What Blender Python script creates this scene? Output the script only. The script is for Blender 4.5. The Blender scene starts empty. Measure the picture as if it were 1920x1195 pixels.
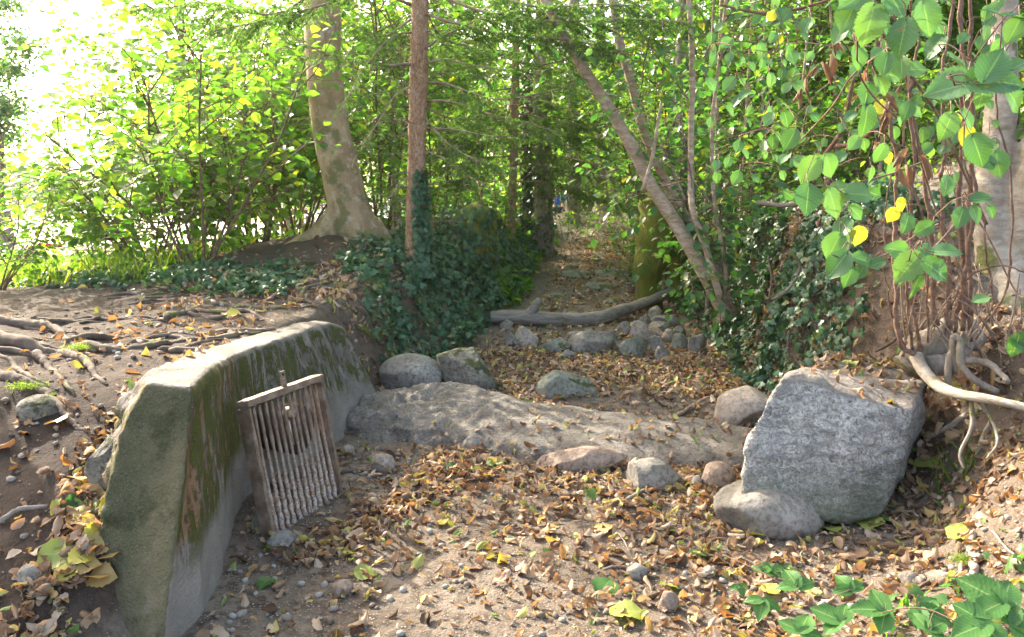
import bpy, bmesh, math, random
import numpy as np
from mathutils import Vector, Matrix

R = math.radians
sc = bpy.context.scene
COL = sc.collection
PI = math.pi

# ---------------------------------------------------------------- camera, sky, sun, exposure
PITCH = R(8.65); CAMZ = 1.5; F = 1493.0
cam = bpy.data.cameras.new('camera'); camo = bpy.data.objects.new('camera', cam); COL.objects.link(camo)
camo.location = (0, 0, CAMZ); camo.rotation_euler = (R(90) - PITCH, 0, 0)
cam.sensor_width = 36; cam.lens = 28.0; cam.clip_end = 2000; cam.clip_start = 0.05
sc.camera = camo
SUN_AZ, SUN_EL = R(-43), R(33)          # from +Y towards -X
world = bpy.data.worlds.new('World'); sc.world = world; world.use_nodes = True
wn = world.node_tree; bg = wn.nodes['Background']
sky = wn.nodes.new('ShaderNodeTexSky'); sky.sky_type = 'NISHITA'; sky.sun_disc = False
sky.sun_elevation = SUN_EL; sky.sun_rotation = SUN_AZ; sky.air_density = 0.7; sky.ozone_density = 0.0; sky.dust_density = 6.0; sky.altitude = 400
wt = wn.nodes.new('ShaderNodeMix'); wt.data_type = 'RGBA'; wt.blend_type = 'MULTIPLY'; wt.inputs[0].default_value = 1; wt.inputs[7].default_value = (1.0, .96, .86, 1)   # warm, dusty late-summer air
wn.links.new(sky.outputs[0], wt.inputs[6]); wn.links.new(wt.outputs[2], bg.inputs[0]); bg.inputs[1].default_value = 0.15
sl = bpy.data.lights.new('sun', 'SUN'); sl.energy = 2.2; sl.angle = R(0.5); sl.color = (1.0, 0.93, 0.8)
so = bpy.data.objects.new('sun', sl); COL.objects.link(so)
sd = Vector((math.sin(SUN_AZ) * math.cos(SUN_EL), math.cos(SUN_AZ) * math.cos(SUN_EL), math.sin(SUN_EL)))
so.rotation_euler = sd.to_track_quat('Z', 'Y').to_euler(); so.location = sd * 40
sc.view_settings.view_transform = 'Standard'; sc.view_settings.look = 'None'
sc.view_settings.exposure = 3.02; sc.view_settings.gamma = 1.0
sc.render.engine = 'CYCLES'
cy = sc.cycles
cy.max_bounces = 8; cy.diffuse_bounces = 4; cy.glossy_bounces = 3; cy.transmission_bounces = 6; cy.transparent_max_bounces = 4
cy.sample_clamp_indirect = 6.0

# ---------------------------------------------------------------- helpers
CP, SP = math.cos(PITCH), math.sin(PITCH)
def ray(px, py):
    a = (px - 960) / F; b = (597.5 - py) / F
    return np.array((a, CP + b * SP, -SP + b * CP))
def P(px, py, y):
    d = ray(px, py); t = y / d[1]
    return np.array((d[0] * t, y, CAMZ + d[2] * t))
def sm(t):
    t = np.clip(t, 0, 1); return t * t * (3 - 2 * t)
def _h(ix, iy, s):
    n = (ix.astype(np.int64) * 374761393 + iy.astype(np.int64) * 668265263 + s * 1442695041) & 0xffffffff
    n = ((n ^ (n >> 13)) * 1274126177) & 0xffffffff
    return ((n ^ (n >> 16)) & 0xffff) / 65535.0
def vn(x, y, s=0):
    x = np.asarray(x, float); y = np.asarray(y, float)
    ix = np.floor(x); iy = np.floor(y); fx = sm(x - ix); fy = sm(y - iy)
    a = _h(ix, iy, s); b = _h(ix + 1, iy, s); c = _h(ix, iy + 1, s); d = _h(ix + 1, iy + 1, s)
    return (a + (b - a) * fx) * (1 - fy) + (c + (d - c) * fx) * fy
def fbm(x, y, s=0, o=4):
    r = 0; a = .5
    for k in range(o):
        r = r + a * (vn(x * 2 ** k, y * 2 ** k, s + k) - .5); a *= .5
    return r
def vn3(p, s=0):      # cheap 3-D noise from three 2-D slices
    return (vn(p[:, 0] + p[:, 2] * .37, p[:, 1] - p[:, 2] * .61, s) + vn(p[:, 1] + 7.3, p[:, 2] + p[:, 0] * .43, s + 9) + vn(p[:, 2] - 3.1, p[:, 0] - p[:, 1] * .53, s + 17)) / 3 - .5
def fb3(p, s=0, o=3):
    r = 0; a = 1
    for k in range(o):
        r = r + a * vn3(p * 2 ** k, s + 31 * k); a *= .5
    return r

LF = ([-40, 2.3, 2.75, 3.8, 4.7, 5.6, 6.7, 7.8, 10.5, 13, 17, 19, 40], [-1.2, -1.24, -1.24, -1.44, -1.25, -1.05, -.6, -.15, .35, .45, 1.2, 1.5, 1.5])
LW = ([-40, 2.2, 2.75, 3.8, 5.3, 5.9, 7, 10, 17, 40], [.5, .5, .22, .2, .25, .45, .8, .9, .9, 2])
RF = ([-40, 2.3, 3, 3.6, 4.5, 5.5, 7, 8.1, 10, 13, 17, 40], [1.0, 1.0, 1.45, 1.85, 2.0, 1.8, 1.95, 2.0, 2.1, 2.2, 2.7, 4])
RW = ([-40, 2.3, 3.6, 4.5, 5.5, 7, 10, 17, 40], [1.6, 1.5, .9, .45, .4, .5, .8, 1.2, 4])
def terr(x, y):
    x = np.asarray(x, float); y = np.asarray(y, float)
    zb = np.interp(y, [-40, 4.4, 5.0, 5.6, 8, 10, 12.7, 17, 19.5, 21, 24, 30, 45, 400], [0, 0, .04, .1, .2, .31, .42, .62, 1.0, 1.14, .9, .2, -.4, -.4])
    zl = np.interp(y, [-40, 1.6, 2.2, 2.6, 3.0, 3.6, 4.2, 5, 6, 7, 9, 12, 18, 24, 32, 45], [0, .0, .06, .25, .42, .64, .72, .72, .76, .86, 1.02, 1.1, 1.1, .6, .1, -.4])
    zll = np.interp(y, [-40, 2.0, 2.6, 3.6, 4.5, 6, 8, 12, 18, 26, 45], [0, .1, .2, .68, .76, .74, .6, .4, .15, -.1, -.4])
    s = sm((-2.4 - x) / 2.6) * sm((y - 1.5) / 1)
    zl = zl * (1 - s) + zll * s
    zl = zl + .16 * np.exp(-((x + 1.75) ** 2 / .5 + (y - 7.9) ** 2 / .8))
    wob = .12 * fbm(y * 1.3, x * .3, 5) * 2 * sm((y - 5.3) / 1.5)
    tl = sm((np.interp(y, *LF) + wob - x) / np.interp(y, *LW))
    zr = np.interp(y, [-40, 1.5, 2.3, 3, 3.6, 4.2, 4.8, 5.5, 8, 13, 20, 30, 45], [.3, .35, .5, .66, .78, .9, 1.25, 1.4, 1.4, 1.35, 1.5, 1.2, 1.0])
    xr = np.interp(y, *RF) + wob; wr = np.interp(y, *RW)
    zr = zr + .3 * np.clip(x - xr - wr, 0, 4) * sm((x - xr - wr) / .8) * sm((y - 1.5) / 2)
    tr = sm((x - xr) / wr)
    z = zb + tl * (zl - zb) + tr * (zr - zb)
    lk = sm((-4.5 - x) / 4) * sm((y - 27) / 8)
    z = z * (1 - lk) - 1.2 * lk
    z = z + 1.5 * sm((y - 150) / 20) * sm((-4 - x) / 4)
    near = np.exp(-np.clip(y - 8, 0, 99) / 14)
    z = z + .10 * fbm(x * .9, y * .9, 1) * (.35 + .65 * np.maximum(tl, tr)) + .045 * fbm(x * 5, y * 5, 2, 3) * near * (.6 + np.maximum(tl, tr))
    z = z + .012 * fbm(x * 19, y * 19, 3, 3) * near
    # eroded faces of the cut banks
    face = 4 * np.maximum(tl * (1 - tl), tr * (1 - tr)) * sm((y - 3.2) / 1.5) * near
    return z + .11 * face * fbm(x * 3.1, y * 2.3, 8, 4)
def G(px, py):
    d = ray(px, py); lo = None; t = 1.2
    while t < 60:
        x, y, z = d[0] * t, d[1] * t, CAMZ + d[2] * t
        if z < float(terr(x, y)): break
        t += .04 + t * .004
    lo, hi = t - .06 - t * .004, t
    for _ in range(14):
        m = (lo + hi) / 2
        if CAMZ + d[2] * m < float(terr(d[0] * m, d[1] * m)): hi = m
        else: lo = m
    return np.array((d[0] * hi, d[1] * hi, CAMZ + d[2] * hi))
def scale_at(p):      # metres per photo pixel at a world point
    return (p[1] * CP - (p[2] - CAMZ) * SP) / F

def tag(o, label=None, cat=None, group=None, kind=None):
    if label: o['label'] = label
    if cat: o['category'] = cat
    if group: o['group'] = group
    if kind: o['kind'] = kind
    return o
def empty(name, loc, label, cat, group=None, rz=0):
    o = bpy.data.objects.new(name, None); COL.objects.link(o); o.location = [float(v) for v in loc]; o.rotation_euler = (0, 0, rz)
    o.empty_display_size = .1
    return tag(o, label, cat, group)
def link(name, me, mat, parent=None, loc=None, smooth=False):
    o = bpy.data.objects.new(name, me); COL.objects.link(o)
    if mat:
        me.materials.clear(); me.materials.append(mat)
    if smooth: me.shade_smooth()
    if parent: o.parent = parent
    if loc is not None: o.location = [float(v) for v in loc]
    return o
def mesh_np(name, V, faces):
    """faces: list of int arrays (n,k)"""
    me = bpy.data.meshes.new(name)
    V = np.asarray(V, np.float32)
    loops = np.concatenate([f.reshape(-1) for f in faces]).astype(np.int32)
    tot = np.concatenate([np.full(len(f), f.shape[1], np.int32) for f in faces])
    st = np.concatenate(([0], np.cumsum(tot)[:-1])).astype(np.int32)
    me.vertices.add(len(V)); me.vertices.foreach_set('co', V.reshape(-1))
    me.loops.add(len(loops)); me.loops.foreach_set('vertex_index', loops)
    me.polygons.add(len(tot)); me.polygons.foreach_set('loop_start', st); me.polygons.foreach_set('loop_total', tot)
    me.update(calc_edges=True); me.validate()
    return me

class Tubes:
    def __init__(s): s.V = []; s.Fc = []; s.n = 0
    def add(s, pts, rad, k=7, wob=0.0, seed=0, flat=1.0):
        pts = np.asarray(pts, float); n = len(pts)
        rad = np.broadcast_to(np.asarray(rad, float), (n,))
        T = np.gradient(pts, axis=0); T /= np.linalg.norm(T, axis=1)[:, None] + 1e-9
        ref = np.array((0, 0, 1.)) if abs(T[0, 2]) < .9 else np.array((1., 0, 0))
        u = np.cross(T[0], ref); u /= np.linalg.norm(u)
        U = []
        for t in T:
            u = u - t * u.dot(t); u /= np.linalg.norm(u) + 1e-9; U.append(u)
        U = np.array(U); W = np.cross(T, U)
        a = np.arange(k) * 2 * PI / k
        rr = rad[:, None] * np.ones((1, k))
        if wob:
            i = np.arange(n)[:, None] + 0 * a[None]
            rr = rr * (1 + wob * 2 * (vn(i * .7 + seed, np.cos(a)[None] * 1.5 + 0 * i, seed) - .5) + wob * (vn(i * .3, np.sin(a)[None] * 1.3 + 0 * i + 5, seed + 3) - .5) * 2)
        V = pts[:, None] + rr[..., None] * (np.cos(a)[None, :, None] * U[:, None] + flat * np.sin(a)[None, :, None] * W[:, None])
        b = s.n
        s.V.append(V.reshape(-1, 3)); s.V.append(pts[:1]); s.V.append(pts[-1:])
        i, j = np.meshgrid(np.arange(n - 1), np.arange(k), indexing='ij'); j2 = (j + 1) % k
        q = np.stack((b + i * k + j, b + i * k + j2, b + (i + 1) * k + j2, b + (i + 1) * k + j), -1).reshape(-1, 4)
        s.Fc.append(q)
        e = b + n * k; jj = np.arange(k); jn = (jj + 1) % k
        c1 = np.stack((np.full(k, e), b + jn, b + jj), -1); c2 = np.stack((np.full(k, e + 1), b + (n - 1) * k + jj, b + (n - 1) * k + jn), -1)
        s.Fc.append(c1); s.Fc.append(c2); s.n += n * k + 2
    def build(s, name, mat, parent=None, off=(0, 0, 0), smooth=True):
        V = np.concatenate(s.V) - np.asarray(off, float)
        q = np.concatenate([f for f in s.Fc if f.shape[1] == 4]); t = np.concatenate([f for f in s.Fc if f.shape[1] == 3])
        return link(name, mesh_np(name, V, [q, t]), mat, parent, smooth=smooth)

def curve(pts, n=24):
    """Catmull-Rom resample"""
    p = np.asarray(pts, float); m = len(p)
    q = np.concatenate((2 * p[:1] - p[1:2], p, 2 * p[-1:] - p[-2:-1]))
    t = np.linspace(0, m - 1 - 1e-6, n); i = t.astype(int); f = (t - i)[:, None]
    a, b, c, d = q[i], q[i + 1], q[i + 2], q[i + 3]
    return .5 * (2 * b + (c - a) * f + (2 * a - 5 * b + 4 * c - d) * f ** 2 + (3 * b - a - 3 * c + d) * f ** 3)

# leaf templates: (verts, [face arrays])  unit length along +Y, normal +Z
def T_small():
    V = np.array([(0, 0, 0), (-.33, .3, .09), (0, .36, -.02), (.33, .3, .09), (-.34, .62, .07), (0, .66, -.03), (.34, .62, .07), (0, 1.05, -.06)])
    return V, [np.array([(1, 2, 5, 4), (2, 3, 6, 5)]), np.array([(0, 2, 1), (0, 3, 2), (4, 5, 7), (5, 6, 7)])]
def T_tiny():
    V = np.array([(0, 0, 0), (-.4, .5, .1), (0, 1, -.05), (.4, .5, .1), (0, .5, -.04)])
    return V, [np.array([(0, 4, 1), (0, 3, 4), (1, 4, 2), (4, 3, 2)])]
def T_ivy():
    a = [(0, 0), (-.32, -.08), (-.52, .22), (-.26, .36), (-.42, .72), (-.15, .66), (0, 1.0), (.15, .66), (.42, .72), (.26, .36), (.52, .22), (.32, -.08)]
    V = np.array([(0, .34, .05)] + [(x, y, -.10 * abs(x) - .04 * y) for x, y in a])
    return V, [np.array([(0, i + 1, (i + 1) % 12 + 1) for i in range(12)])[:, ::-1]]
def T_dead(seed):
    rg = np.random.default_rng(seed)
    n, m = 8, 7
    curl = rg.uniform(.6, 3.0) * rg.choice((-1, 1)); bend = rg.uniform(-1.8, 2.0); tw = rg.uniform(-1.3, 1.3); ph = rg.uniform(0, 6); wd = rg.uniform(.28, .42)
    V = []
    for i in range(n + 1):
        t = i / n; w = wd * math.sin(PI * min(1, t ** .85 * .93 + .05)) ** .75 * (1 if i % 2 else .88)
        for j in range(m):
            s = (j / (m - 1) - .5) * 2
            x = s * w; a = curl * s * .7
            xx = (math.sin(a) / curl * w / .7) if abs(curl) > .1 else x
            zz = (1 - math.cos(a)) * w / curl * 1.2
            zz += rg.uniform(-.025, .025) + .07 * abs(s) * math.sin(7 * t + ph + 2 * s) - .05 * abs(s) ** .5; ca, sa = math.cos(tw * t), math.sin(tw * t)
            xx, zz = xx * ca - zz * sa, xx * sa + zz * ca
            b = bend * t
            yy = math.sin(b) / bend if abs(bend) > .1 else t
            zb = (1 - math.cos(b)) / bend if abs(bend) > .1 else 0
            V.append((xx + rg.uniform(-.02, .02), yy - zz * math.sin(b) * .6, zz * math.cos(b) + zb))
    V = np.array(V); V -= V.mean(0)
    q = np.array([(i * m + j, i * m + j + 1, (i + 1) * m + j + 1, (i + 1) * m + j) for i in range(n) for j in range(m - 1)])
    return V, [q]
def T_hazel(seed, narrow=1.0, n=30, m=11, fold=.25, wav=.03):
    rg = np.random.default_rng(seed)
    V = []; ph = rg.uniform(0, 6); bend = rg.uniform(.2, .7); as_ = rg.uniform(.92, 1.08)
    for i in range(n + 1):
        t = i / n
        w = .43 * narrow * (math.sin(PI * min(1, t) ** .82) ** .66) * (1 - .45 * max(0, t - .62) / .38)
        if t > .86: w *= 1 - .6 * (t - .86) / .14
        for j in range(m):
            s = (j / (m - 1) - .5) * 2; a = abs(s)
            ww = w * (as_ if s > 0 else 1)
            if a > .95: ww *= 1 + (.085 if i % 2 else -.045) * rg.uniform(.5, 1.4) + (.05 if i % 6 == 3 else 0)
            v = t * 9 - a * 2.6
            z = fold * ww * a - .032 * abs(math.sin(PI * v)) * min(1, a * 4) * (1 - .3 * a) + wav * a * math.sin(7 * t + ph + s)
            y = t - .10 * a * a * (1 - t) * (1 if t < .3 else .4)
            V.append((s * ww, y, z - bend * (t ** 2) * .35))
    V = np.array(V)
    q = np.array([(i * m + j, i * m + j + 1, (i + 1) * m + j + 1, (i + 1) * m + j) for i in range(n) for j in range(m - 1)])
    return V, [q]
def T_uv(n=30, m=11):
    return np.array([(j / (m - 1), i / n) for i in range(n + 1) for j in range(m)])

def frames(d, nrm):
    d = d / (np.linalg.norm(d, axis=1)[:, None] + 1e-9)
    nrm = nrm - d * (nrm * d).sum(1)[:, None]; nrm = nrm / (np.linalg.norm(nrm, axis=1)[:, None] + 1e-9)
    x = np.cross(d, nrm)
    return np.stack((x, d, nrm), -1)      # columns
def cloud_arr(T, pos, Rm, s):
    V0, fs = T
    V = np.einsum('nij,kj->nki', Rm, V0) * np.asarray(s).reshape(-1, 1, 1) + pos[:, None]
    k = len(V0); off = (np.arange(len(pos)) * k)[:, None, None]
    return V.reshape(-1, 3), [(f[None] + off).reshape(-1, f.shape[1]) for f in fs]
def merge(parts):
    VV = []; ff = {}; n = 0
    for V, fs in parts:
        VV.append(V)
        for f in fs: ff.setdefault(f.shape[1], []).append(f + n)
        n += len(V)
    return np.concatenate(VV), [np.concatenate(v) for v in ff.values()]
def rdirs(rg, n, up=0.0):
    v = rg.normal(size=(n, 3)); v[:, 2] += up
    return v / np.linalg.norm(v, axis=1)[:, None]
def leaves(name, T, pos, d, nrm, s, mat, parent=None, off=(0, 0, 0), smooth=False):
    V, fs = cloud_arr(T, np.asarray(pos) - np.asarray(off, float), frames(d, nrm), s)
    return link(name, mesh_np(name, V, fs), mat, parent, smooth=smooth)

def remeshed(V, faces, voxel, smooth_it=0):
    me = bpy.data.meshes.new('tmp'); me.from_pydata([tuple(map(float, v)) for v in V], [], [tuple(int(i) for i in f) for f in faces])
    bm = bmesh.new(); bm.from_mesh(me); bmesh.ops.recalc_face_normals(bm, faces=bm.faces); bm.to_mesh(me); bm.free()
    o = bpy.data.objects.new('tmp', me); COL.objects.link(o)
    m = o.modifiers.new('r', 'REMESH'); m.mode = 'VOXEL'; m.voxel_size = voxel
    if smooth_it:
        q = o.modifiers.new('s', 'SMOOTH'); q.iterations = smooth_it; q.factor = .5
    dg = bpy.context.evaluated_depsgraph_get(); dg.update()
    me2 = bpy.data.meshes.new_from_object(o.evaluated_get(dg))
    bpy.data.objects.remove(o)
    return me2
def coords(me):
    a = np.empty(len(me.vertices) * 3, np.float32); me.vertices.foreach_get('co', a); return a.reshape(-1, 3).astype(float)
def normals(me):
    a = np.empty(len(me.vertices) * 3, np.float32); me.vertex_normals.foreach_get('vector', a); return a.reshape(-1, 3).astype(float)
def displace(me, fn):
    V = coords(me); N = normals(me); V = V + N * fn(V)[:, None]
    me.vertices.foreach_set('co', V.astype(np.float32).reshape(-1)); me.update()
def hull(points):
    bm = bmesh.new()
    for p in points: bm.verts.new([float(v) for v in p])
    r = bmesh.ops.convex_hull(bm, input=bm.verts)
    V = [v.co.copy() for v in bm.verts]; bm.verts.index_update()
    fs = [[v.index for v in f.verts] for f in bm.faces]; bm.free()
    return V, fs
_ico = {}
def ico(k):
    if k not in _ico:
        bm = bmesh.new(); bmesh.ops.create_icosphere(bm, subdivisions=k, radius=1)
        _ico[k] = (np.array([v.co[:] for v in bm.verts]), np.array([[v.index for v in f.verts] for f in bm.faces])); bm.free()
    return _ico[k]
def rock_arr(rg, k, cuts=8, cutmin=.55, rough=.06, lump=.15):
    V, f = ico(k); V = V.copy(); s = int(rg.integers(1, 9999))
    V = V * (1 + lump * fb3(V * 1.1 + s % 17, s, 2))[:, None]
    for _ in range(cuts):
        n = rg.normal(size=3); n /= np.linalg.norm(n); c = rg.uniform(cutmin, .86)
        d = V @ n - c; V = V - np.clip(d, 0, 9)[:, None] * n[None] * .93
    V = V * (1 + rough * fb3(V * 4, s + 5, 3))[:, None]
    return V, [f]

# ---------------------------------------------------------------- materials
class M:
    def __init__(s, name):
        s.m = bpy.data.materials.new(name); s.m.use_nodes = True; s.t = s.m.node_tree; s.b = s.t.nodes['Principled BSDF']
        s.out = s.t.nodes['Material Output']; s.b.inputs['Specular IOR Level'].default_value = .3
    def n(s, ty, **kw):
        x = s.t.nodes.new(ty)
        for k, v in kw.items():
            if hasattr(x, k): setattr(x, k, v)
            else: x.inputs[k.replace('_', ' ')].default_value = v
        return x
    def l(s, a, b): s.t.links.new(a, b)
    def pos(s, obj=False):
        if obj: return s.n('ShaderNodeTexCoord').outputs['Object']
        return s.n('ShaderNodeNewGeometry').outputs['Position']
    def noise(s, co, scale, det=5, rough=.6, dist=0):
        x = s.n('ShaderNodeTexNoise', Scale=scale, Detail=det, Roughness=rough, Distortion=dist); s.l(co, x.inputs['Vector']); return x.outputs['Fac']
    def vor(s, co, scale, feat='F1', out='Distance'):
        x = s.n('ShaderNodeTexVoronoi', Scale=scale); x.feature = feat; s.l(co, x.inputs['Vector']); return x.outputs[out]
    def ramp(s, fac, stops, interp='LINEAR'):
        r = s.n('ShaderNodeValToRGB'); r.color_ramp.interpolation = interp
        e = r.color_ramp.elements
        while len(e) < len(stops): e.new(.5)
        for i, (p, c) in enumerate(stops):
            e[i].position = p; e[i].color = (*c, 1) if len(c) == 3 else c
        s.l(fac, r.inputs[0]); return r.outputs[0]
    def step(s, fac, a, b):
        x = s.n('ShaderNodeMapRange'); x.inputs[1].default_value = a; x.inputs[2].default_value = b; s.l(fac, x.inputs[0]); return x.outputs[0]
    def mix(s, fac, a, b, mode='MIX'):
        x = s.n('ShaderNodeMix'); x.data_type = 'RGBA'; x.blend_type = mode
        if isinstance(fac, float): x.inputs[0].default_value = fac
        else: s.l(fac, x.inputs[0])
        for k, v in ((6, a), (7, b)):
            if isinstance(v, tuple): x.inputs[k].default_value = (*v, 1)
            else: s.l(v, x.inputs[k])
        return x.outputs[2]
    def math(s, op, a, b=None):
        x = s.n('ShaderNodeMath'); x.operation = op
        for k, v in ((0, a), (1, b)):
            if v is None: continue
            if isinstance(v, (int, float)): x.inputs[k].default_value = v
            else: s.l(v, x.inputs[k])
        return x.outputs[0]
    def bump(s, h, dist, strength=1.0, prev=None):
        x = s.n('ShaderNodeBump', Strength=strength, Distance=dist); s.l(h, x.inputs['Height'])
        if prev is not None: s.l(prev, x.inputs['Normal'])
        return x.outputs[0]
    def fin(s, col, rough=.85, bump=None, spec=None):
        if isinstance(col, tuple): s.b.inputs['Base Color'].default_value = (*col, 1)
        else: s.l(col, s.b.inputs['Base Color'])
        if isinstance(rough, float): s.b.inputs['Roughness'].default_value = rough
        else: s.l(rough, s.b.inputs['Roughness'])
        if bump is not None: s.l(bump, s.b.inputs['Normal'])
        if spec is not None: s.b.inputs['Specular IOR Level'].default_value = spec
        return s.m
    def up(s):
        g = s.n('ShaderNodeNewGeometry'); x = s.n('ShaderNodeSeparateXYZ'); s.l(g.outputs['Normal'], x.inputs[0]); return x.outputs[2]
    def z(s):
        g = s.n('ShaderNodeNewGeometry'); x = s.n('ShaderNodeSeparateXYZ'); s.l(g.outputs['Position'], x.inputs[0]); return x.outputs

def leafmat(name, stops, trans=.45, rough=.45, tcol=(.98, 1.15, .42), spec=.3, uvvein=False):
    m = M(name)
    ri = m.n('ShaderNodeNewGeometry').outputs['Random Per Island']
    c = m.ramp(ri, stops)
    co = m.pos(); c = m.mix(m.math('MULTIPLY', m.noise(co, 30, 3), .35), c, (.02, .03, .008))
    if uvvein:
        uv = m.n('ShaderNodeUVMap').outputs[0]; sp = m.n('ShaderNodeSeparateXYZ'); m.l(uv, sp.inputs[0])
        a = m.math('ABSOLUTE', m.math('SUBTRACT', m.math('MULTIPLY', sp.outputs[0], 2.0), 1.0))
        v = m.math('ABSOLUTE', m.math('SUBTRACT', m.math('FRACT', m.math('SUBTRACT', m.math('MULTIPLY', sp.outputs[1], 9.0), m.math('MULTIPLY', a, 2.6))), .5))
        vein = m.math('MAXIMUM', m.step(v, .46, .5), m.step(a, .07, .03))
        c = m.mix(m.math('MULTIPLY', vein, .45), c, (.26, .38, .12)); c = m.mix(m.math('MULTIPLY', m.step(m.noise(co, 34, 4, .7), .63, .70), .8), c, (.22, .13, .05)); c = m.mix(m.math('MULTIPLY', m.noise(co, 9, 3), .35), c, (.10, .17, .05))
    m.fin(c, rough, spec=spec)
    tr = m.n('ShaderNodeBsdfTranslucent'); x = m.n('ShaderNodeMix'); x.data_type = 'RGBA'; x.blend_type = 'MULTIPLY'; x.inputs[0].default_value = 1
    m.l(c, x.inputs[6]); x.inputs[7].default_value = (tcol[0] * 2.0, tcol[1] * 2.0, tcol[2] * 2.0, 1); m.l(x.outputs[2], tr.inputs[0])
    mx = m.n('ShaderNodeMixShader'); mx.inputs[0].default_value = trans
    m.l(m.b.outputs[0], mx.inputs[1]); m.l(tr.outputs[0], mx.inputs[2]); m.l(mx.outputs[0], m.out.inputs[0])
    return m.m

GRN = leafmat('green_leaf', [(0, (.05, .12, .025)), (.45, (.085, .18, .035)), (.8, (.14, .23, .04)), (.97, (.20, .25, .04)), (1, (.35, .27, .03))], trans=.55)
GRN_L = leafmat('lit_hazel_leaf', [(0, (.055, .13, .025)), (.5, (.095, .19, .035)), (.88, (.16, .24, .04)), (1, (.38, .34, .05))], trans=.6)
GRN_D = leafmat('cool_leaf', [(0, (.035, .10, .04)), (.5, (.065, .16, .05)), (.92, (.11, .20, .05)), (1, (.30, .24, .03))], trans=.5, rough=.35, spec=.5)
IVY = leafmat('ivy_leaf', [(0, (.028, .075, .035)), (.6, (.055, .12, .06)), (.93, (.09, .16, .07)), (1, (.2, .16, .05))], trans=.15, rough=.42, spec=.4)
NEEDLE = leafmat('spruce_needle', [(0, (.04, .10, .025)), (.6, (.08, .16, .04)), (1, (.16, .20, .05))], trans=.5, rough=.5)
GRASSM = leafmat('grass_blade', [(0, (.06, .12, .02)), (.6, (.14, .2, .03)), (1, (.3, .3, .05))], trans=.5)
HAZ = leafmat('hazel_leaf', [(0, (.04, .115, .045)), (.4, (.062, .155, .06)), (.8, (.095, .20, .08)), (1, (.13, .23, .07))], trans=.27, rough=.4, spec=.4, uvvein=True)
HAZY = leafmat('yellow_hazel_leaf', [(0, (.38, .33, .03)), (1, (.46, .36, .04))], trans=.4, uvvein=True)
BRAM = leafmat('bramble_leaf', [(0, (.035, .12, .03)), (1, (.06, .17, .04))], trans=.3, rough=.4, uvvein=True)
LITTER = leafmat('dead_leaf', [(0, (.07, .04, .025)), (.16, (.14, .08, .05)), (.36, (.25, .155, .095)), (.54, (.36, .25, .165)), (.72, (.50, .39, .29)), (.80, (.36, .19, .07)), (.86, (.38, .30, .13)), (.92, (.5, .42, .12)), (.97, (.22, .28, .08)), (1, (.12, .22, .06))], trans=.2, rough=.7, tcol=(1.1, .8, .4))
DRY = leafmat('withered_leaf', [(0, (.12, .07, .045)), (1, (.26, .16, .1))], trans=.2, rough=.8, tcol=(1.1, .8, .5))

def dirt_mat():
    m = M('dirt'); co = m.pos()
    a = m.noise(co, 1.3, 6); b = m.noise(co, 14, 6, .7); c = m.vor(co, 70); d = m.noise(co, 160, 3)
    col = m.ramp(a, [(.3, (.10, .075, .055)), (.5, (.17, .133, .10)), (.72, (.26, .215, .17))])
    col = m.mix(m.step(b, .42, .66), col, (.06, .043, .031))
    col = m.mix(m.math('MULTIPLY', m.step(c, .32, .12), m.step(b, .4, .6)), col, (.36, .32, .27))
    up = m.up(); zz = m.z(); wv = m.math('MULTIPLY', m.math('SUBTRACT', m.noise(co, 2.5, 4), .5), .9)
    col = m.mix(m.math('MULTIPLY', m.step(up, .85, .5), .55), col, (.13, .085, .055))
    hum = m.math('MULTIPLY', m.step(m.math('ADD', zz[0], wv), -1.25, -1.6), m.step(m.math('ADD', zz[1], wv), 9.5, 8.5)); col = m.mix(m.math('MULTIPLY', hum, .72), col, (.055, .038, .028))  # soil mixed darker over the left bank
    hum = m.math('MULTIPLY', m.step(m.math('ADD', zz[0], wv), -1.25, -1.6), m.step(m.math('ADD', zz[1], m.math('MULTIPLY', wv, .4)), 3.9, 3.4)); col = m.mix(m.math('MULTIPLY', hum, .65), col, (.035, .024, .018))  # left slope: dark soil deepened further to stand in for shade
    h = m.math('ADD', m.math('MULTIPLY', b, 1.0), m.math('MULTIPLY', d, .25)); e_ = m.noise(co, 42, 5, .75); h = m.math('ADD', h, m.math('MULTIPLY', e_, .8)); h = m.math('SUBTRACT', h, m.math('MULTIPLY', c, .15))
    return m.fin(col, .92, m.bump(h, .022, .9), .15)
DIRT = dirt_mat()
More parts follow.
